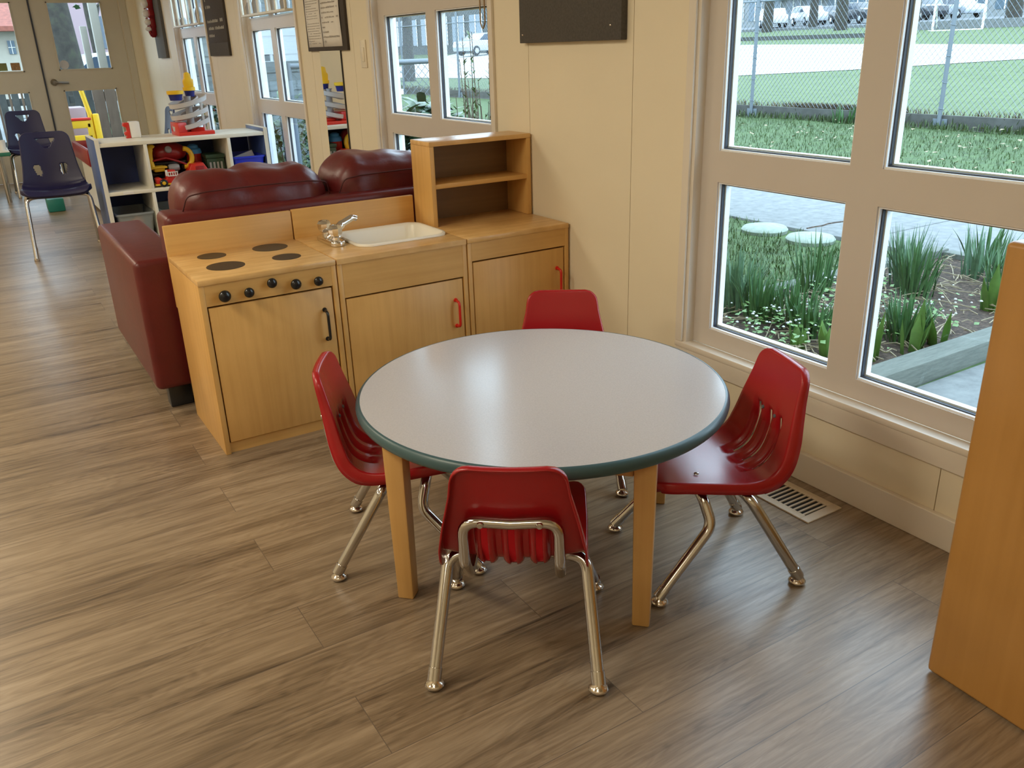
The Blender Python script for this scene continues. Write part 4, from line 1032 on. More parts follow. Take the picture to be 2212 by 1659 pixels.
# ------------------------------------------------------------------ outdoors, window side
G = -0.10
PRO = [(2.0, G), (6.2, G), (11.6, -0.085), (11.86, -0.08), (11.95, 0.09), (20.5, 0.1), (36, 0.83), (45, 1.3), (52, 1.65), (60, 2.0), (75, 2.25), (140, 2.6)]
def pz(x): return lerp_tab(PRO, x)
def strip(name, x0, x1, y0, y1, m, nx=8, ny=10, jit=0.0, kind='structure', dz=0.0):
    b = bm_new(); g = []
    for i in range(nx+1):
        for j in range(ny+1):
            x = x0+(x1-x0)*i/nx; y = y0+(y1-y0)*j/ny
            g.append(b.verts.new((x, y, pz(x)+dz+jit*noise.noise(Vector((x*1.3, y*1.3, 0))))))
    for i in range(nx):
        for j in range(ny): a = i*(ny+1)+j; b.faces.new((g[a], g[a+ny+1], g[a+ny+2], g[a+1]))
    o = obj(name, b, m, smooth=60, recalc=True); o['kind'] = kind; return o
strip('ground_lawn', 1.99, 11.86, -14, 40, M['lawn'], 30, 60, 0.03)
strip('ground_field', 11.93, 52, -30, 90, M['field'], 80, 30, 0.0)
b = bm_new()
near = [(32, 9), (26.5, 14.6), (23, 17.6), (20.8, 20.2), (17.5, 26), (15, 40)]; far = [(33, 12), (33, 18.3), (34.5, 24), (36, 31.5), (38, 45), (40, 70)]
g = []
for (a, c), (d, e) in zip(near, far):
    for k in range(9):
        x = a+(d-a)*k/8; y = c+(e-c)*k/8; g.append(b.verts.new((x, y, pz(x)+0.015)))
for i in range(len(near)-1):
    for k in range(8): q = i*9+k; b.faces.new((g[q], g[q+9], g[q+10], g[q+1]))
o = obj('ground_gravel', b, M['gravel'], recalc=True); o['kind'] = 'structure'
strip('street', 52, 74, -40, 130, M['asphalt'], 8, 8, dz=0.01); strip('ground_verge', 74, 140, -60, 160, M['field'], 8, 8)
bm = bm_new(); 
for k in range(6): bm_box(bm, 51.4, 52.0, -40+k*28, -40+k*28+27.9, pz(51.5)-0.1, pz(51.5)+0.15)
o = obj('kerb', bm, M['concrete']); o['kind'] = 'structure'
# concrete walk, pad and gap cracks
b = bm_new()
for k in range(9): bm_box(b, 4.95, 6.11, -6+k*2.4, -6+k*2.4+2.39, G-0.08, G+0.022, 0.006)
o = obj('garden_path', b, M['concrete'], smooth=35); o['kind'] = 'structure'
b = bm_new(); bm_box(b, 2.05, 4.94, -6, 1.80, G-0.08, G+0.012); o = obj('ground_pad', b, M['concrete']); o['kind'] = 'structure'
b = bm_new(); rr = random.Random(4)
p = Vector((4.99, 4.05, G+0.0235)); 
pts = [p]
for k in range(14): p = p+Vector((0.08, 0.028+rr.uniform(-0.05, 0.06), 0)); pts.append(p)
bm_tube(b, pts, 0.007, 5); o = obj('path_crack', b, M['soil']); o['kind'] = 'structure'
# bed soil and timbers
strip('ground_bed', 2.05, 4.92, 1.92, 2.96, M['soil'], 24, 12, 0.02, dz=0.045)
def timber(x0, x1, y0, y1, z1, label, mtx=None):
    bm = bm_new(); bm_box(bm, x0, x1, y0, y1, G-0.05, z1, 0.006, mtx=mtx); return tag(obj('edging_timber', bm, M['timber'], smooth=35), label, 'timber', 'timbers edging the flower bed')
timber(2.06, 4.93, 1.82, 1.93, G+0.095, 'grey weathered timber edging the flower bed along the concrete pad', T(0, 0, 0))
timber(2.06, 4.93, 2.93, 3.02, G+0.085, 'grey weathered timber edging the flower bed along the lawn')
timber(4.86, 4.94, 1.935, 2.925, G+0.075, 'short weathered timber closing the flower bed at the path')
for (x, y, lb) in ((4.775, 4.25, 'round pale stepping stone farther from the window mullion'), (4.765, 3.83, 'round pale stepping stone nearer the window mullion')):
    bm = bm_new(); bm_lathe(bm, [(0, G-0.02), (0.155, G-0.02), (0.165, G+0.02), (0.15, G+0.038), (0, G+0.042)], 36, T(x, y, 0)); tag(obj('stepping_stone', bm, M['stonegreen'], smooth=50), lb, 'stone', 'round stepping stones on the lawn')

def leaf(b, base, yaw, lean, length, w, droop, n=5):
    d = Vector((math.cos(yaw), math.sin(yaw), 0)); s = Vector((-d.y, d.x, 0)); P = []
    for k in range(n+1):
        u = k/n; h = length*(u-0.5*droop*u*u); r = length*(lean*u+droop*0.55*u*u)
        ww = w*(1-0.15*abs(u-0.4)) if u < 0.6 else w*max(0.06, (1-u)/0.4)
        c = base+d*r+Vector((0, 0, h)); P.append((b.verts.new(c-s*ww), b.verts.new(c+d*ww*0.35), b.verts.new(c+s*ww)))
    for A, B in zip(P, P[1:]):
        b.faces.new((A[0], A[1], B[1], B[0])); b.faces.new((A[1], A[2], B[2], B[1]))
def clump(x, y, n, h, w, m, label, seed, spread=0.085, lean=0.3, droop=0.45, z=G+0.05):
    r = random.Random(seed); b = bm_new()
    for k in range(n):
        a = r.uniform(0, 2*PI); q = spread*math.sqrt(r.random())
        leaf(b, Vector((x+q*math.cos(a), y+q*math.sin(a), z-0.02)), a+r.uniform(-0.6, 0.6), lean*r.random(), h*r.uniform(0.6, 1.05), w*r.uniform(0.7, 1.1), droop*r.random()**2)
    return tag(obj('bulb_plant', b, m, smooth=60), label, 'plant', 'spring bulb plants outside the big window')
CL = [
 (3.10, 2.90, 46, 0.34, 0.008, 'leaf2', 'tall bluish daffodil leaves against the left edge of the big window'),
 (3.08, 2.72, 44, 0.30, 0.008, 'leaf', 'dense daffodil clump low in the left pane, left of the white flowers'),
 (3.12, 2.55, 26, 0.30, 0.007, 'leaf', 'daffodil clump next right of the dense one in the left pane'),
 (3.06, 2.40, 34, 0.22, 0.010, 'leaf', 'short broad daffodil tuft low in the right half of the left pane'),
 (4.10, 2.66, 40, 0.36, 0.009, 'leaf2', 'tall daffodil clump at the upper left of the right pane'),
 (4.00, 2.52, 30, 0.34, 0.009, 'leaf', 'daffodil clump right of the tall clump by the mullion'),
 (4.55, 2.52, 18, 0.30, 0.010, 'leaf2', 'daffodil clump against the path in the right pane'),
 (4.78, 2.62, 16, 0.30, 0.012, 'leaf', 'dark green stiff bulb leaves at the far corner of the bed'),
 (4.35, 2.28, 22, 0.30, 0.010, 'leaf', 'daffodil clump half hidden by the birch cabinet'),
 (3.33, 2.12, 50, 0.24, 0.010, 'leaf', 'bushy dark green tuft in the middle of the right pane'),
 (3.62, 2.86, 30, 0.34, 0.008, 'leaf', 'daffodil clump behind the mullion beside the far timber'),
]
for k, c in enumerate(CL): clump(c[0], c[1], int(c[2]*2.1), c[3], c[4]*0.72, M[c[5]], c[6], 100+k)
TU = [(3.02, 2.055, 4, 0.24, 'pair of broad tulip leaves near the corner of the right pane'), (3.20, 2.00, 5, 0.24, 'broad tulip leaves beside the near timber'), (3.38, 1.99, 4, 0.24, 'narrow tulip leaves right of the others by the near timber'), (4.05, 2.15, 6, 0.26, 'broad pale tulip leaves next to the birch cabinet'), (2.88, 2.33, 5, 0.16, 'small broad leaf sprout at the lower edge of the left pane'), (2.92, 2.20, 6, 0.16, 'low broad leaf sprout right beside the mullion')]
for k, (x, y, n, h, lb) in enumerate(TU): clump(x, y, n, h, 0.024, M['leaf3'], lb, 300+k, 0.035, 0.25, 0.15)
# uncountable small stuff: straw, tiny white flowers, grass
r = random.Random(11); b = bm_new()
for k in range(420):
    x, y = r.uniform(2.5, 4.8), r.uniform(1.97, 2.9); a = r.uniform(0, PI); l = r.uniform(0.03, 0.24) if k % 3 == 0 else r.uniform(0.01, 0.06)
    d = Vector((math.cos(a), math.sin(a), 0))*l; z = G+0.055+r.uniform(0, 0.02)
    bm_tube(b, [(x-d.x, y-d.y, z), (x, y, z+0.012), (x+d.x, y+d.y, z)], 0.0028, 4)
tag(obj('straw_litter', b, M['straw']), 'dry straw and stalk litter lying on the flower bed', 'straw', kind='stuff')
b = bm_new()
for k in range(650):
    cx, cy = r.choice(((2.85, 2.35, ), (2.95, 2.55), (3.35, 2.45), (3.6, 2.62), (3.9, 2.75), (3.2, 2.25), (3.6, 2.2), (3.1, 2.62)))
    x, y = r.gauss(cx, 0.12), min(2.9, max(1.98, r.gauss(cy, 0.09))); z = G+0.07+r.random()*0.09; a = r.uniform(0, 6.28); q = r.uniform(0.008, 0.016)
    vs = [b.verts.new((x+q*math.cos(a+t), y+q*math.sin(a+t), z+r.uniform(-0.006, 0.006))) for t in (0, 1.6, 3.1, 4.7)]; b.faces.new(vs)
tag(obj('ground_cover', b, M['leaf3']), 'low leafy ground cover creeping between the bulbs', 'ground cover', kind='stuff')
b = bm_new()
for k in range(150):
    cx, cy = r.choice(((2.85, 2.35), (2.95, 2.55), (3.35, 2.40), (3.6, 2.62), (3.9, 2.75), (3.55, 2.15)))
    x, y = r.gauss(cx, 0.12), min(2.9, max(1.98, r.gauss(cy, 0.08))); z = G+0.12+r.random()*0.06; q = r.uniform(0.005, 0.009)
    bm_lathe(b, [(0, 0), (q, q*0.4), (q*0.6, q*0.9), (0, q)], 5, T(x, y, z))
tag(obj('tiny_flowers', b, M['blossom']), 'tiny white flowers scattered through the flower bed', 'flowers', kind='stuff')
b = bm_new()
def blades(b, n, fx, h, w, r):
    for k in range(n):
        x, y = fx(); z = pz(x)
        if min(math.hypot(x-4.775, y-4.25), math.hypot(x-4.765, y-3.83)) < 0.21: continue
        a = r.uniform(0, 6.28); hh = h*r.uniform(0.5, 1.2)
        d = Vector((math.cos(a), math.sin(a), 0)); s = Vector((-d.y, d.x, 0))*w
        c = Vector((x, y, z)); l = d*hh*r.uniform(0.1, 0.8)
        v = [b.verts.new(c-s), b.verts.new(c+s), b.verts.new(c+l*0.5+s*0.7+Vector((0, 0, hh*0.6))), b.verts.new(c+l*0.5-s*0.7+Vector((0, 0, hh*0.6))), b.verts.new(c+l+Vector((0, 0, hh*0.9)))]
        b.faces.new((v[0], v[1], v[2], v[3])); b.faces.new((v[3], v[2], v[4]))
r = random.Random(5)
blades(b, 9000, lambda: (r.uniform(2.9, 4.93), r.uniform(3.03, 6.2)), 0.055, 0.0035, r)
blades(b, 15000, lambda: (r.uniform(6.13, 11.84), r.uniform(3.0, 11.5)), 0.06, 0.0042, r)
blades(b, 1200, lambda: (r.gauss(11.80, 0.05), r.uniform(5, 13)), 0.13, 0.007, r)
blades(b, 1500, lambda: (r.uniform(2.4, 6), r.uniform(6.7, 11.2)), 0.12, 0.006, r)
tag(obj('lawn_grass', b, M['blade']), 'short green grass growing on the lawn outside', 'grass', kind='stuff')
b = bm_new(); blades(b, 2600, lambda: (r.gauss(12.03, 0.07), r.choice((r.uniform(5, 27), r.gauss(9.4, 0.5)))), 0.10, 0.008, r)
tag(obj('dry_tufts', b, M['deadgrass']), 'dry brown grass tufts along the top of the retaining board', 'dry grass', kind='stuff')
b = bm_new()
for k in range(260):
    x, y = r.uniform(6.3, 11.8), r.uniform(4, 11); q = r.uniform(0.012, 0.035); a = r.uniform(0, 6)
    b.faces.new([b.verts.new((x+q*math.cos(a+t), y+q*math.sin(a+t), pz(x)+0.05+r.random()*0.03)) for t in (0, 1.2, 3.1, 4.4)])
tag(obj('fallen_leaves', b, M['straw']), 'pale fallen leaves strewn over the lawn', 'leaves', kind='stuff')
r2 = random.Random(77)
for k, (y, n) in enumerate(((9.05, 40), (8.2, 24))): clump(11.76, y, n, 0.34, 0.012, M['leaf'], ['grass tussock growing against the retaining board in the left pane', 'smaller grass tussock at the retaining board'][k], 400+k, 0.16, 0.5, 0.4, z=-0.08)

# retaining boards, fence posts with brackets, chain-link mesh
for k, lb in ((1, 'retaining board on the right of the fence post in the right pane'), (2, 'retaining board between the two fence posts of the big window'), (3, 'retaining board on the left of the fence post in the left pane'),
              (5, 'retaining board beyond the twiggy shrubs, on the right of their fence post'), (6, 'retaining board beyond the twiggy shrubs, on the left of their fence post')):
    ya, yb_ = 3.94+(k-1)*3.56, 3.94+k*3.56-0.01
    bm = bm_new(); bm_box(bm, 11.87, 11.93, ya, yb_, -0.16, 0.105, 0.004); tag(obj('retaining_board', bm, M['board'], smooth=35), lb, 'board', 'retaining boards under the fence')
posts = [(3.94+1*3.56, 'galvanised fence post in the right pane of the big window'), (3.94+2*3.56, 'galvanised fence post in the left pane of the big window'), (3.94+5*3.56, 'galvanised fence post in the right pane of the window behind the play cupboard'), (3.94+6*3.56, 'galvanised fence post in the left pane of the window behind the play cupboard')]
for y, plb in posts:
    tpst = thing('fence_post', plb, 'post', (11.84, y, 0), group='galvanised posts of the field fence')
    bm = bm_new(); bm_tube(bm, [(11.84, y, -0.03), (11.84, y, 2.3)], 0.030, 14); obj('pole', bm, M['galv'], tpst, smooth=60)
    bm = bm_new()
    for s in (-1, 1): bm_box(bm, 11.855, 11.869, y+s*0.062-0.048, y+s*0.062+0.048, -0.13, 0.055, 0.003)
    obj('bracket', bm, M['galv'], tpst)
    bm = bm_new()
    for z in (0.2, 0.55, 0.9, 1.3, 1.7): bm_tube(bm, [(11.84+0.036*math.cos(a), y+0.036*math.sin(a), z+0.012*math.sin(a)) for a in [2*PI*q/14 for q in range(15)]], 0.005, 5, cap=False)
    obj('tie_wire', bm, M['galv'], tpst, smooth=60)
b = bm_new(); Z0, Z1 = 0.12, 2.25; pitch = 0.085; hgt = Z1-Z0; run = hgt*0.85
y = 2.6
while y < 30:
    for s, xx in ((1, 11.884), (-1, 11.892)):
        bm_tube(b, [(xx, y, Z0), (xx, y+s*run, Z1)], 0.0036, 3, cap=False)
    y += pitch
cf = thing('chain_link_fence', 'tall chain link fence mesh along the playing field', 'fence', (11.89, 14, 0))
obj('mesh', b, M['galv'], cf)
bm = bm_new(); bm_tube(bm, [(11.87, 2.6, 1.74), (11.87, 30, 1.86)], 0.012, 8); obj('tension_rail', bm, M['galv'], cf, smooth=60)

# soccer goal
sg = thing('soccer_goal', 'white soccer goal frame on the field beyond the fence', 'goal', (44, 28, pz(44)))
ga, gb_ = Vector((44, 29.0, pz(44))), Vector((44.3, 26.5, pz(44.3)))
bm = bm_new()
for p in (ga, gb_): bm_tube(bm, [p, p+Vector((0, 0, 1.62))], 0.06, 8)
bm_tube(bm, [ga+Vector((0, 0, 1.62)), gb_+Vector((0, 0, 1.62))], 0.06, 8); bm_tube(bm, [ga, ga+Vector((2, 1.9, 0))], 0.05, 8); bm_tube(bm, [ga, gb_], 0.045, 8)
obj('goal_frame', bm, M['toywhite'], sg, smooth=60)
bm = bm_new()
for p in (ga, gb_): bm_tube(bm, [p+Vector((0, 0, 1.62)), p+Vector((0.9, 0.5, 1.1)), p+Vector((1.6, 0.8, 0.05))], 0.035, 6)
obj('goal_brace', bm, M['toywhite'], sg, smooth=60)
b = bm_new(); bm_box(b, 45.5, 45.9, 15, 32.5, pz(45), pz(45)+0.45, 0.02); tag(obj('low_wall', b, M['concrete']), 'low pale concrete wall behind the soccer goal', 'wall')
# long dark kerb of the field
b = bm_new(); bm_box(b, 40.2, 40.5, 29.5, 56, pz(40)-0.1, pz(40)+0.22); tag(obj('timber_border', b, M['board']), 'dark timber border at the far edge of the field', 'border')

def car(label, x, y, z, rz, m, group='cars parked along the street beyond the field'):
    c = thing('car', label, 'car', (x, y, z), rz, group)
    prof = [(-2.05, 0.30), (-2.08, 0.62), (-1.98, 0.92), (-1.15, 1.02), (-0.55, 1.44), (0.75, 1.48), (1.55, 1.40), (1.98, 0.98), (2.06, 0.6), (2.0, 0.30)]
    b = bm_new(); bm_prism(b, prof, -0.82, 0.82, RX(PI/2), bev=0.07); obj('body', b, m, c, local=True, smooth=40)
    b = bm_new()
    for s in (-1, 1):
        for P in ([(-1.0, 1.0), (-0.52, 1.37), (0.1, 1.41), (0.1, 0.98)], [(0.18, 0.98), (0.18, 1.41), (0.8, 1.41), (0.95, 0.98)], [(1.03, 0.98), (0.9, 1.40), (1.42, 1.33), (1.65, 1.0)]): bm_prism(b, P, -0.012, 0.012, T(0, s*0.822, 0) @ RX(PI/2))
    obj('side_window', b, M['carglass'], c, local=True)
    for xx in (-1.3, 1.3):
        for s in (-1, 1):
            b = bm_new(); wheel(b, xx, s*0.76, 0.32, 0.32, 0.2); w = obj('wheel', b, M['tyre'], c, local=True, smooth=50)
            b = bm_new(); wheel(b, xx, s*0.79, 0.32, 0.19, 0.17); obj('hub', b, M['carsilver'], w, local=True, smooth=50)
    return c
def street(ratio, x): return (x, x*ratio, pz(x))
for lb, ra, x, rz, m in (
   ('white hatchback in the middle of the left pane of the big window', 0.843, 60, 1.05, 'carwhite'),
   ('white car behind the fence post in the left pane', 0.905, 58, 0.9, 'carwhite'),
   ('dark car right of the white hatchback', 0.802, 66, 1.1, 'carblack'),
   ('dark car at the right edge of the left pane', 0.762, 60, 1.2, 'carblack'),
   ('dark car at the left edge of the right pane', 0.672, 62, 1.0, 'carblack'),
   ('silver car behind the soccer goal', 0.632, 66, 1.2, 'carsilver'),
   ('silver car in the window behind the play cupboard', 1.72, 32, 0.2, 'carsilver')):
    q = street(ra, x); car(lb, q[0], q[1], q[2]+0.01, rz, M[m])
def tree(label, x, y, z, r, h, seed, name='tree', nb=14, foliage=None):
    t = thing(name, label, 'tree', (x, y, z)); rr = random.Random(seed); b = bm_new()
    top = [Vector((x, y, z-0.1)), Vector((x+rr.uniform(-.1, .1), y, z+h*0.35)), Vector((x+rr.uniform(-.2, .2), y+rr.uniform(-.2, .2), z+h*0.7)), Vector((x+rr.uniform(-.4, .4), y, z+h))]
    bm_tube(b, top, r, 10, r_end=r*0.3); obj('trunk', b, M['bark'], t, smooth=60)
    for k in range(nb):
        b = bm_new(); u = rr.uniform(0.3, 0.95); a = rr.uniform(0, 6.28); p = top[0].lerp(top[3], u); l = h*rr.uniform(0.2, 0.4)
        d = Vector((math.cos(a), math.sin(a), 0.6)); q = p+d*l*0.5+Vector((0, 0, 0.1*l)); e = p+d*l+Vector((0, 0, 0.35*l))
        bm_tube(b, [p, q, e], r*0.3, 6, r_end=r*0.05)
        for j in range(4):
            s = p.lerp(e, rr.uniform(0.3, 0.9)); v = Vector((rr.uniform(-1, 1), rr.uniform(-1, 1), rr.uniform(0.2, 1)))*l*0.35; bm_tube(b, [s, s+v], r*0.1, 4, r_end=r*0.03)
        obj('branch', b, M['bark'], t, smooth=60)
    if foliage:
        b = bm_new()
        for k in range(foliage):
            c = Vector((x, y, z+h*0.75))+Vector((rr.gauss(0, h*0.16), rr.gauss(0, h*0.16), rr.gauss(0, h*0.2))); q = 0.09; a = rr.uniform(0, 6)
            b.faces.new([b.verts.new(c+Vector((q*math.cos(a+w), q*math.sin(a+w)*0.7, q*rr.uniform(-.6, .6)))) for w in (0, 1.6, 3.1, 4.7)])
        obj('foliage', b, M['bushleaf'], t)
    return t
for lb, ra, x, rad, sd in (('tree trunk on the verge right of the white hatchback', 0.79, 49, 0.42, 1), ('tree trunk at the left of the left pane', 0.915, 50, 0.4, 2), ('tree trunk between the cars in the left pane', 0.835, 56, 0.35, 3), ('slim tree trunk left of the soccer goal', 0.685, 50, 0.35, 4), ('tree trunk on the verge right of the soccer goal', 0.565, 52, 0.45, 5), ('dark tree trunk in the window behind the play cupboard', 2.10, 14.5, 0.22, 6)):
    tree(lb, x, x*ra, pz(x), rad, 9 if x > 20 else 7, sd, nb=10)
# buildings beyond the street
def building(label, x, y0, y1, h, seed, m, win=True, awning=None):
    bd = thing('building', label, 'building', (x, (y0+y1)/2, pz(x)), group='buildings across the street'); z = pz(x)-0.3
    box('wall', x, x+8, y0, y1, z, z+h, m, bd)
    n = max(3, int((y1-y0)/2.6))
    for k in range(n):
        ya = y0+(k+0.15)*(y1-y0)/n; b = bm_new(); bm_box(b, x-0.05, x+0.05, ya, ya+(y1-y0)/n*0.7, z+1.0, z+3.0); w = obj('window', b, M['facadewin'], bd)
        b = bm_new(); bm_box(b, x-0.09, x-0.05, ya+(y1-y0)/n*0.33, ya+(y1-y0)/n*0.37, z+1.0, z+3.0); bm_box(b, x-0.09, x-0.05, ya-0.06, ya, z+0.95, z+3.05); obj('window_frame', b, M['toywhite'], w)
    if awning:
        b = bm_new(); bm_prism(b, [(0, 0), (1.6, 0), (1.6, 0.5), (0, 1.2)], awning[0], awning[1], T(x, 0, z+3.1) @ RZ(0) @ Matrix(((-1, 0, 0, 0), (0, 0, 1, 0), (0, 1, 0, 0), (0, 0, 0, 1)))); obj('awning', b, M['awning'], bd, recalc=True)
    return bd
building('pale shop building with teal awning across the street', 80, 60, 82, 9, 1, M['facade'], awning=(64, 72))
building('pale low building across the street right of the shop', 84, 36, 58, 8, 2, M['facade'])
building('grey brown building filling the view of the window behind the play cupboard', 34, 58, 96, 7, 3, M['board'])

# things close outside the farther windows
def low_fence():
    t = thing('garden_fence', 'low chain link fence with pipe rail outside the window behind the play cupboard', 'fence', (2.8, 6.6, 0))
    bm = bm_new(); bm_tube(bm, [(2.15, 6.6, 1.115), (3.42, 6.6, 1.115)], 0.021, 12); obj('rail', bm, M['galv'], t, smooth=60)
    for x in (2.15, 3.40):
        bm = bm_new(); bm_tube(bm, [(x, 6.6, G), (x, 6.6, 1.14)], 0.024, 12); obj('post', bm, M['galv'], t, smooth=60)
    b = bm_new(); x = 0.9
    while x < 4.6:
        for s in (1, -1):
            x0, x1_ = x, x+s*1.05; z0, z1_ = 0.0, 1.1
            # clip to the frame
            for q in (0,):
                ua, ub = 0.0, 1.0
                for lim, sg_ in ((2.17, 1), (3.38, -1)):
                    da, db = (x0-lim)*sg_, (x1_-lim)*sg_
                    if da < 0 and db < 0: ua = 2
                    elif da < 0: ua = max(ua, da/(da-db))
                    elif db < 0: ub = min(ub, da/(da-db))
                if ua < ub: bm_tube(b, [(x0+(x1_-x0)*ua, 6.6+s*0.004, z0+(z1_-z0)*ua), (x0+(x1_-x0)*ub, 6.6+s*0.004, z0+(z1_-z0)*ub)], 0.0024, 4, cap=False)
        x += 0.062
    obj('mesh', b, M['galv'], t)
low_fence()
def bush(label, x, y, rx, ry, h, n, q, m, seed, name='shrub', z=G, oval=1.0):
    r = random.Random(seed); t = thing(name, label, 'shrub', (x, y, z)); b = bm_new()
    for k in range(9):
        a = r.uniform(0, 6.28); bm_tube(b, [(x, y, z-0.03), (x+rx*0.4*math.cos(a), y+ry*0.4*math.sin(a), z+h*0.5), (x+rx*0.8*math.cos(a), y+ry*0.8*math.sin(a), z+h*r.uniform(0.7, 0.95))], 0.012, 5, r_end=0.003)
    obj('stem', b, M['twig'], t, smooth=60)
    b = bm_new()
    for k in range(n):
        while True:
            u, v, w = r.uniform(-1, 1), r.uniform(-1, 1), r.uniform(-1, 1)
            if 0.25 < u*u+v*v+w*w < 1: break
        leaf(b, Vector((x+u*rx, y+v*ry, z+h*0.55+w*h*0.45)), r.uniform(0, 6.28), 0.9, q*r.uniform(0.6, 1.2), q*0.2*oval, 0.9, 3)
    obj('foliage', b, m, t, smooth=60); return t
bush('broad leaved green shrub outside the window behind the play cupboard', 2.75, 5.55, 0.36, 0.36, 0.98, 700, 0.115, M['bushleaf'], 21, oval=1.4)
bush('low green shrub at the window behind the cubby shelf', 2.6, 8.35, 0.4, 0.5, 0.95, 500, 0.10, M['hedgeleaf'], 22)
bush('green shrub beside the low chain link fence', 3.85, 6.0, 0.3, 0.35, 0.7, 420, 0.09, M['hedgeleaf'], 24)
bush('dark leafy shrub at the window nearest the doors', 2.5, 10.2, 0.35, 0.5, 0.9, 400, 0.10, M['bushleaf'], 23)
def hedge_plant(label, x, y, seed, n=10, h=1.15):
    r = random.Random(seed); t = thing('hedge_plant', label, 'shrub', (x, y, G), group='upright twiggy shrubs in the window behind the play cupboard'); b = bm_new(); lv = bm_new()
    for k in range(n):
        a = r.uniform(0, 6.28); q = r.uniform(0, 0.10); p = Vector((x+q*math.cos(a), y+q*math.sin(a), G-0.02)); hh = h*r.uniform(0.7, 1.1); P = [p]
        for s in range(6): p = p+Vector((r.uniform(-.02, .02)+0.01*math.cos(a), r.uniform(-.02, .02)+0.01*math.sin(a), hh/6)); P.append(p)
        bm_tube(b, P, 0.006, 5, r_end=0.002)
        for s in range(26):
            c = P[r.randrange(1, 7)]+Vector((0, 0, -r.random()*hh/6)); leaf(lv, c, r.uniform(0, 6.28), 0.8, r.uniform(0.022, 0.04), 0.006, 0.5, 2)
    obj('stem', b, M['twig'], t, smooth=60); obj('foliage', lv, M['hedgeleaf'], t, smooth=60)
for k, (x, y, lb) in enumerate(((2.55, 4.72, 'twiggy upright shrub left in the right pane behind the play cupboard'), (2.60, 4.50, 'tallest twiggy upright shrub in the right pane behind the play cupboard'), (2.85, 4.75, 'twiggy upright shrub farther back behind the tallest one'), (2.72, 4.35, 'twiggy upright shrub at the right edge of the pane behind the play cupboard'))): hedge_plant(lb, x, y, 60+k, 17, [1.0, 1.35, 1.0, 1.15][k])
# grey shingled shed seen through the cubby shelf window
sd = thing('shed', 'grey shingled shed outside the window behind the cubby shelf', 'shed', (3.5, 13.2, 0))
b = bm_new(); bm_box(b, 2.6, 4.35, 11.6, 14.6, G-0.05, 2.3); obj('wall', b, M['shingle'], sd)
b = bm_new()
for k in range(10): bm_box(b, 2.59, 4.36, 11.585, 11.60, 0.1+k*0.22, 0.1+k*0.22+0.2); bm_box(b, 2.585, 2.6, 11.6, 14.6, 0.1+k*0.22, 0.1+k*0.22+0.2)
obj('shingle_course', b, M['shingle'], sd)
b = bm_new(); bm_prism(b, [(2.4, 2.25), (4.55, 2.25), (3.47, 3.0)], -14.8, -11.4, RX(PI/2) ); obj('roof', b, M['shingle'], sd, recalc=True)

# ------------------------------------------------------------------ outdoors, door side
b = bm_new(); bm_box(b, -12, 1.99, YE+0.13, 60, G-0.2, G-0.02); o = obj('ground_deck', b, M['concrete']); o['kind'] = 'structure'
b = bm_new(); bm_box(b, 2.0, 30, 40.2, 60, G-0.2, G-0.02); o = obj('ground_yard', b, M['asphalt']); o['kind'] = 'structure'
def plank_fence(label, x0, x1, y, z0, z1, w, gap, rz, m):
    t = thing('plank_fence', label, 'fence', (x0, y, z0), rz); x = 0
    while x < x1-x0:
        bm = bm_new(); bm_box(bm, x, x+w, 0, 0.02, 0, z1-z0, 0.003); obj('plank', bm, m, t, local=True); x += w+gap
    bm = bm_new(); bm_box(bm, 0, x1-x0, 0.02, 0.05, 0.15, 0.24); bm_box(bm, 0, x1-x0, 0.02, 0.05, z1-z0-0.3, z1-z0-0.2); obj('rail', bm, m, t, local=True)
plank_fence('tall brown plank fence behind the yellow play frame', 1.50, 2.15, 12.55, G, 1.02, 0.135, 0.006, 0.0, M['cedar'])
plank_fence('grey spaced plank fence farther out behind the door', 0.2, 2.6, 14.5, G, 0.92, 0.09, 0.07, 0.0, M['board'])
rl = thing('deck_railing', 'thin brown picket railing outside the left door leaf', 'railing', (0.2, 12.6, 0))
bm = bm_new(); bm_box(bm, -0.6, 0.95, 12.58, 12.62, 0.86, 0.90); bm_box(bm, -0.6, 0.95, 12.58, 12.62, 0.10, 0.14); obj('rail', bm, M['cedar'], rl)
for k in range(11):
    bm = bm_new(); bm_box(bm, -0.52+k*0.135, -0.495+k*0.135, 12.59, 12.61, G-0.02, 0.87); obj('picket', bm, M['cedar'], rl)
# yellow play structure
yp = thing('climbing_toy', 'yellow plastic play frame with red top rail outside the door', 'play frame', (1.3, 11.8, 0))
bm = bm_new(); bm_tube(bm, [(1.335, 11.8, G), (1.335, 11.8, 0.60), (1.265, 11.8, 1.05)], 0.028, 12); obj('post', bm, M['toyyellow'], yp, smooth=60)
bm = bm_new(); bm_box(bm, 1.36, 1.43, 11.75, 11.80, G-0.02, 0.60, 0.015); obj('post', bm, M['toyyellow'], yp, smooth=40)
bm = bm_new(); bm_box(bm, 1.02, 1.345, 11.78, 11.82, 0.44, 0.53, 0.01); bm_box(bm, 1.02, 1.345, 11.78, 11.82, 0.24, 0.36, 0.01); bm_box(bm, 1.02, 1.10, 11.78, 11.82, G-0.02, 0.5, 0.01); bm_box(bm, 1.28, 1.345, 11.78, 11.82, 0.3, 0.5, 0.01); obj('panel', bm, M['toyyellow'], yp, smooth=40)
bm = bm_new(); bm_box(bm, 1.02, 1.34, 11.77, 11.83, 0.53, 0.56, 0.008); obj('top_rail', bm, M['toyred'], yp, smooth=40)
bm = bm_new(); bm_box(bm, 0.95, 1.33, 12.05, 12.4, G-0.02, 0.67, 0.02)
tag(obj('play_box', bm, M['pinkslide'], smooth=40), 'pale pink plastic play box behind the yellow frame', 'play box')
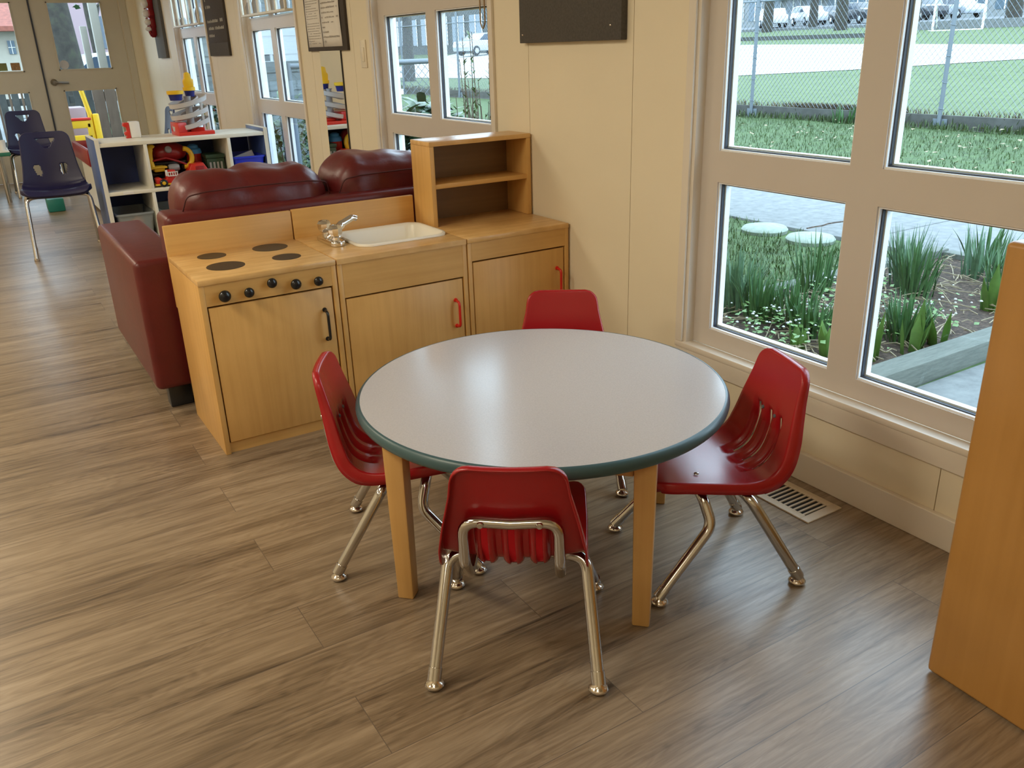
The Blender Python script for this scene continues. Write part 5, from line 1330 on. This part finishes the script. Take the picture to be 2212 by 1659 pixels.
# porch posts
bm = bm_new(); bm_box(bm, 1.70, 1.80, 12.9, 13.0, G-0.02, 2.6, 0.006); tag(obj('porch_post', bm, M['creampost'], smooth=35), 'tall beige porch post outside the right door leaf', 'post')
bm = bm_new(); bm_box(bm, 1.60, 1.68, 13.3, 13.38, G-0.02, 1.62, 0.006); tag(obj('fence_pole', bm, M['creampost'], smooth=35), 'shorter pale post left of the porch post', 'post')
car('white car parked beyond the porch posts', 3.0, 20.3, G-0.02, 0.0, M['carwhite'], None)
tree('mossy tree trunk outside the upper right door pane', 1.88, 18.2, G, 0.34, 8, 31, nb=16, foliage=500)
tree('slim tree farther off beside the mossy trunk', 3.6, 27.0, G, 0.12, 7, 32, nb=14, foliage=500)
hs = thing('house', 'cream house with red tiled roof seen through the left door leaf', 'house', (0.3, 31, G))
box('wall', -4.5, 2.0, 30, 38, G-0.05, 2.02, M['stucco'], hs); b = bm_new()
bm_prism(b, [(29.4, 2.02), (38.6, 2.02), (38.6, 2.15), (34, 4.6), (29.4, 2.15)], -5.0, 2.4, Matrix(((0, 0, 1, 0), (1, 0, 0, 0), (0, 1, 0, 0), (0, 0, 0, 1)))); obj('roof', b, M['tileroof'], hs, recalc=True)
b = bm_new(); bm_box(b, 1.62, 1.80, 29.95, 30.02, 1.42, 1.78); w = obj('window', b, M['facadewin'], hs); b = bm_new(); bm_box(b, 1.70, 1.715, 29.93, 29.95, 1.42, 1.78); bm_box(b, 1.62, 1.80, 29.93, 29.95, 1.59, 1.605); obj('muntin', b, M['toywhite'], w)
h2 = thing('house', 'pinkish house behind the trees in the right door leaf', 'house', (5, 41, G))
box('wall', 3.0, 9, 40, 46, G-0.1, 4.5, M['pinkslide'], h2); b = bm_new(); bm_prism(b, [(39.5, 4.5), (46.5, 4.5), (43, 6.5)], 2.6, 9.4, Matrix(((0, 0, 1, 0), (1, 0, 0, 0), (0, 1, 0, 0), (0, 0, 0, 1)))); obj('roof', b, M['brick'], h2, recalc=True)
for x in (3.9, 5.2): b = bm_new(); bm_box(b, x, x+0.5, 39.95, 40.02, 1.6, 2.8); obj('window', b, M['carglass'], h2)
# stickers on the door panes
bm = bm_new(); bm_lathe(bm, [(0, 0), (0.045, 0), (0.045, 0.001), (0, 0.001)], 28, T(1.06, YE+0.0245, 1.165) @ RX(PI/2)); tag(obj('round_sticker', bm, M['rampgrey'], smooth=30), 'round pale sticker in the lower corner of the upper right door pane', 'sticker')
for k, x in enumerate((0.44, 0.56)):
    bm = bm_new(); bm_box(bm, x, x+0.085, YE+0.0235, YE+0.0245, 1.125, 1.20); tag(obj('square_sticker', bm, mat('olive_sticker', (0.16, 0.17, 0.06), 0.7) if k == 0 else M['basket']), ['olive square sticker low on the left door pane', 'brown square sticker low on the left door pane, nearer the handle'][k], 'sticker')

# ------------------------------------------------------------------ light
w = bpy.data.worlds.new('overcast_sky'); bpy.context.scene.world = w; w.use_nodes = True
nt = w.node_tree; nt.nodes.clear()
out = nt.nodes.new('ShaderNodeOutputWorld'); bg = nt.nodes.new('ShaderNodeBackground')
tc = nt.nodes.new('ShaderNodeTexCoord'); sp = nt.nodes.new('ShaderNodeSeparateXYZ'); rp = nt.nodes.new('ShaderNodeValToRGB')
rp.color_ramp.elements[0].position = 0.45; rp.color_ramp.elements[0].color = (0.70, 0.86, 1.0, 1)
rp.color_ramp.elements[1].position = 0.9; rp.color_ramp.elements[1].color = (0.66, 0.83, 1.0, 1)
nt.links.new(tc.outputs['Generated'], sp.inputs[0]); 
mr_ = nt.nodes.new('ShaderNodeMath'); mr_.operation = 'MULTIPLY_ADD'; mr_.inputs[1].default_value = 0.5; mr_.inputs[2].default_value = 0.5
nt.links.new(sp.outputs['Z'], mr_.inputs[0]); nt.links.new(mr_.outputs[0], rp.inputs['Fac']); nt.links.new(rp.outputs['Color'], bg.inputs['Color'])
bg.inputs['Strength'].default_value = 6.0
nt.links.new(bg.outputs[0], out.inputs[0])
def lamp(x, y, power, sx=0.55, sy=1.15):
    l = bpy.data.lights.new('ceiling_light', 'AREA'); l.shape = 'RECTANGLE'; l.size = sx; l.size_y = sy; l.energy = power; l.color = (1.0, 0.89, 0.68)
    o = bpy.data.objects.new('ceiling_light', l); C.objects.link(o); o.location = (x, y, H-0.012)
for x, k in ((-1.15, 1.18), (-2.9, 0.85)):
    for y, pw in ((-0.9, 11), (1.9, 27), (4.7, 25), (7.5, 14), (9.6, 7)): lamp(x, y, pw*k*1.36)

# ------------------------------------------------------------------ camera
cam = bpy.data.cameras.new('camera'); co = bpy.data.objects.new('camera', cam); C.objects.link(co)
yaw, pitch, roll, f = 5.46566379e-01, -3.79709274e-01, -3.24779805e-02, 1830.46652
fw = Vector((math.sin(yaw)*math.cos(pitch), math.cos(yaw)*math.cos(pitch), math.sin(pitch)))
rt = Vector((math.cos(yaw), -math.sin(yaw), 0)); up = rt.cross(fw)
c_, s_ = math.cos(roll), math.sin(roll)
r_, u_ = rt*c_+up*s_, up*c_-rt*s_
m = Matrix((r_, u_, -fw)).transposed().to_4x4(); m.translation = (0, 0, 1.21)
co.matrix_world = m
cam.sensor_fit = 'HORIZONTAL'; cam.sensor_width = 36; cam.lens = f/2212*36; cam.clip_start = 0.02; cam.clip_end = 500
sc = bpy.context.scene; sc.camera = co
sc.view_settings.view_transform = 'Standard'; sc.view_settings.look = 'None'; sc.view_settings.gamma = 1; sc.view_settings.use_curve_mapping = False
sc.view_settings.exposure = 0.0
sc.cycles.max_bounces = 10; sc.cycles.diffuse_bounces = 5; sc.cycles.transparent_max_bounces = 16
sc.cycles.sample_clamp_indirect = 6; sc.cycles.caustics_reflective = False; sc.cycles.caustics_refractive = False
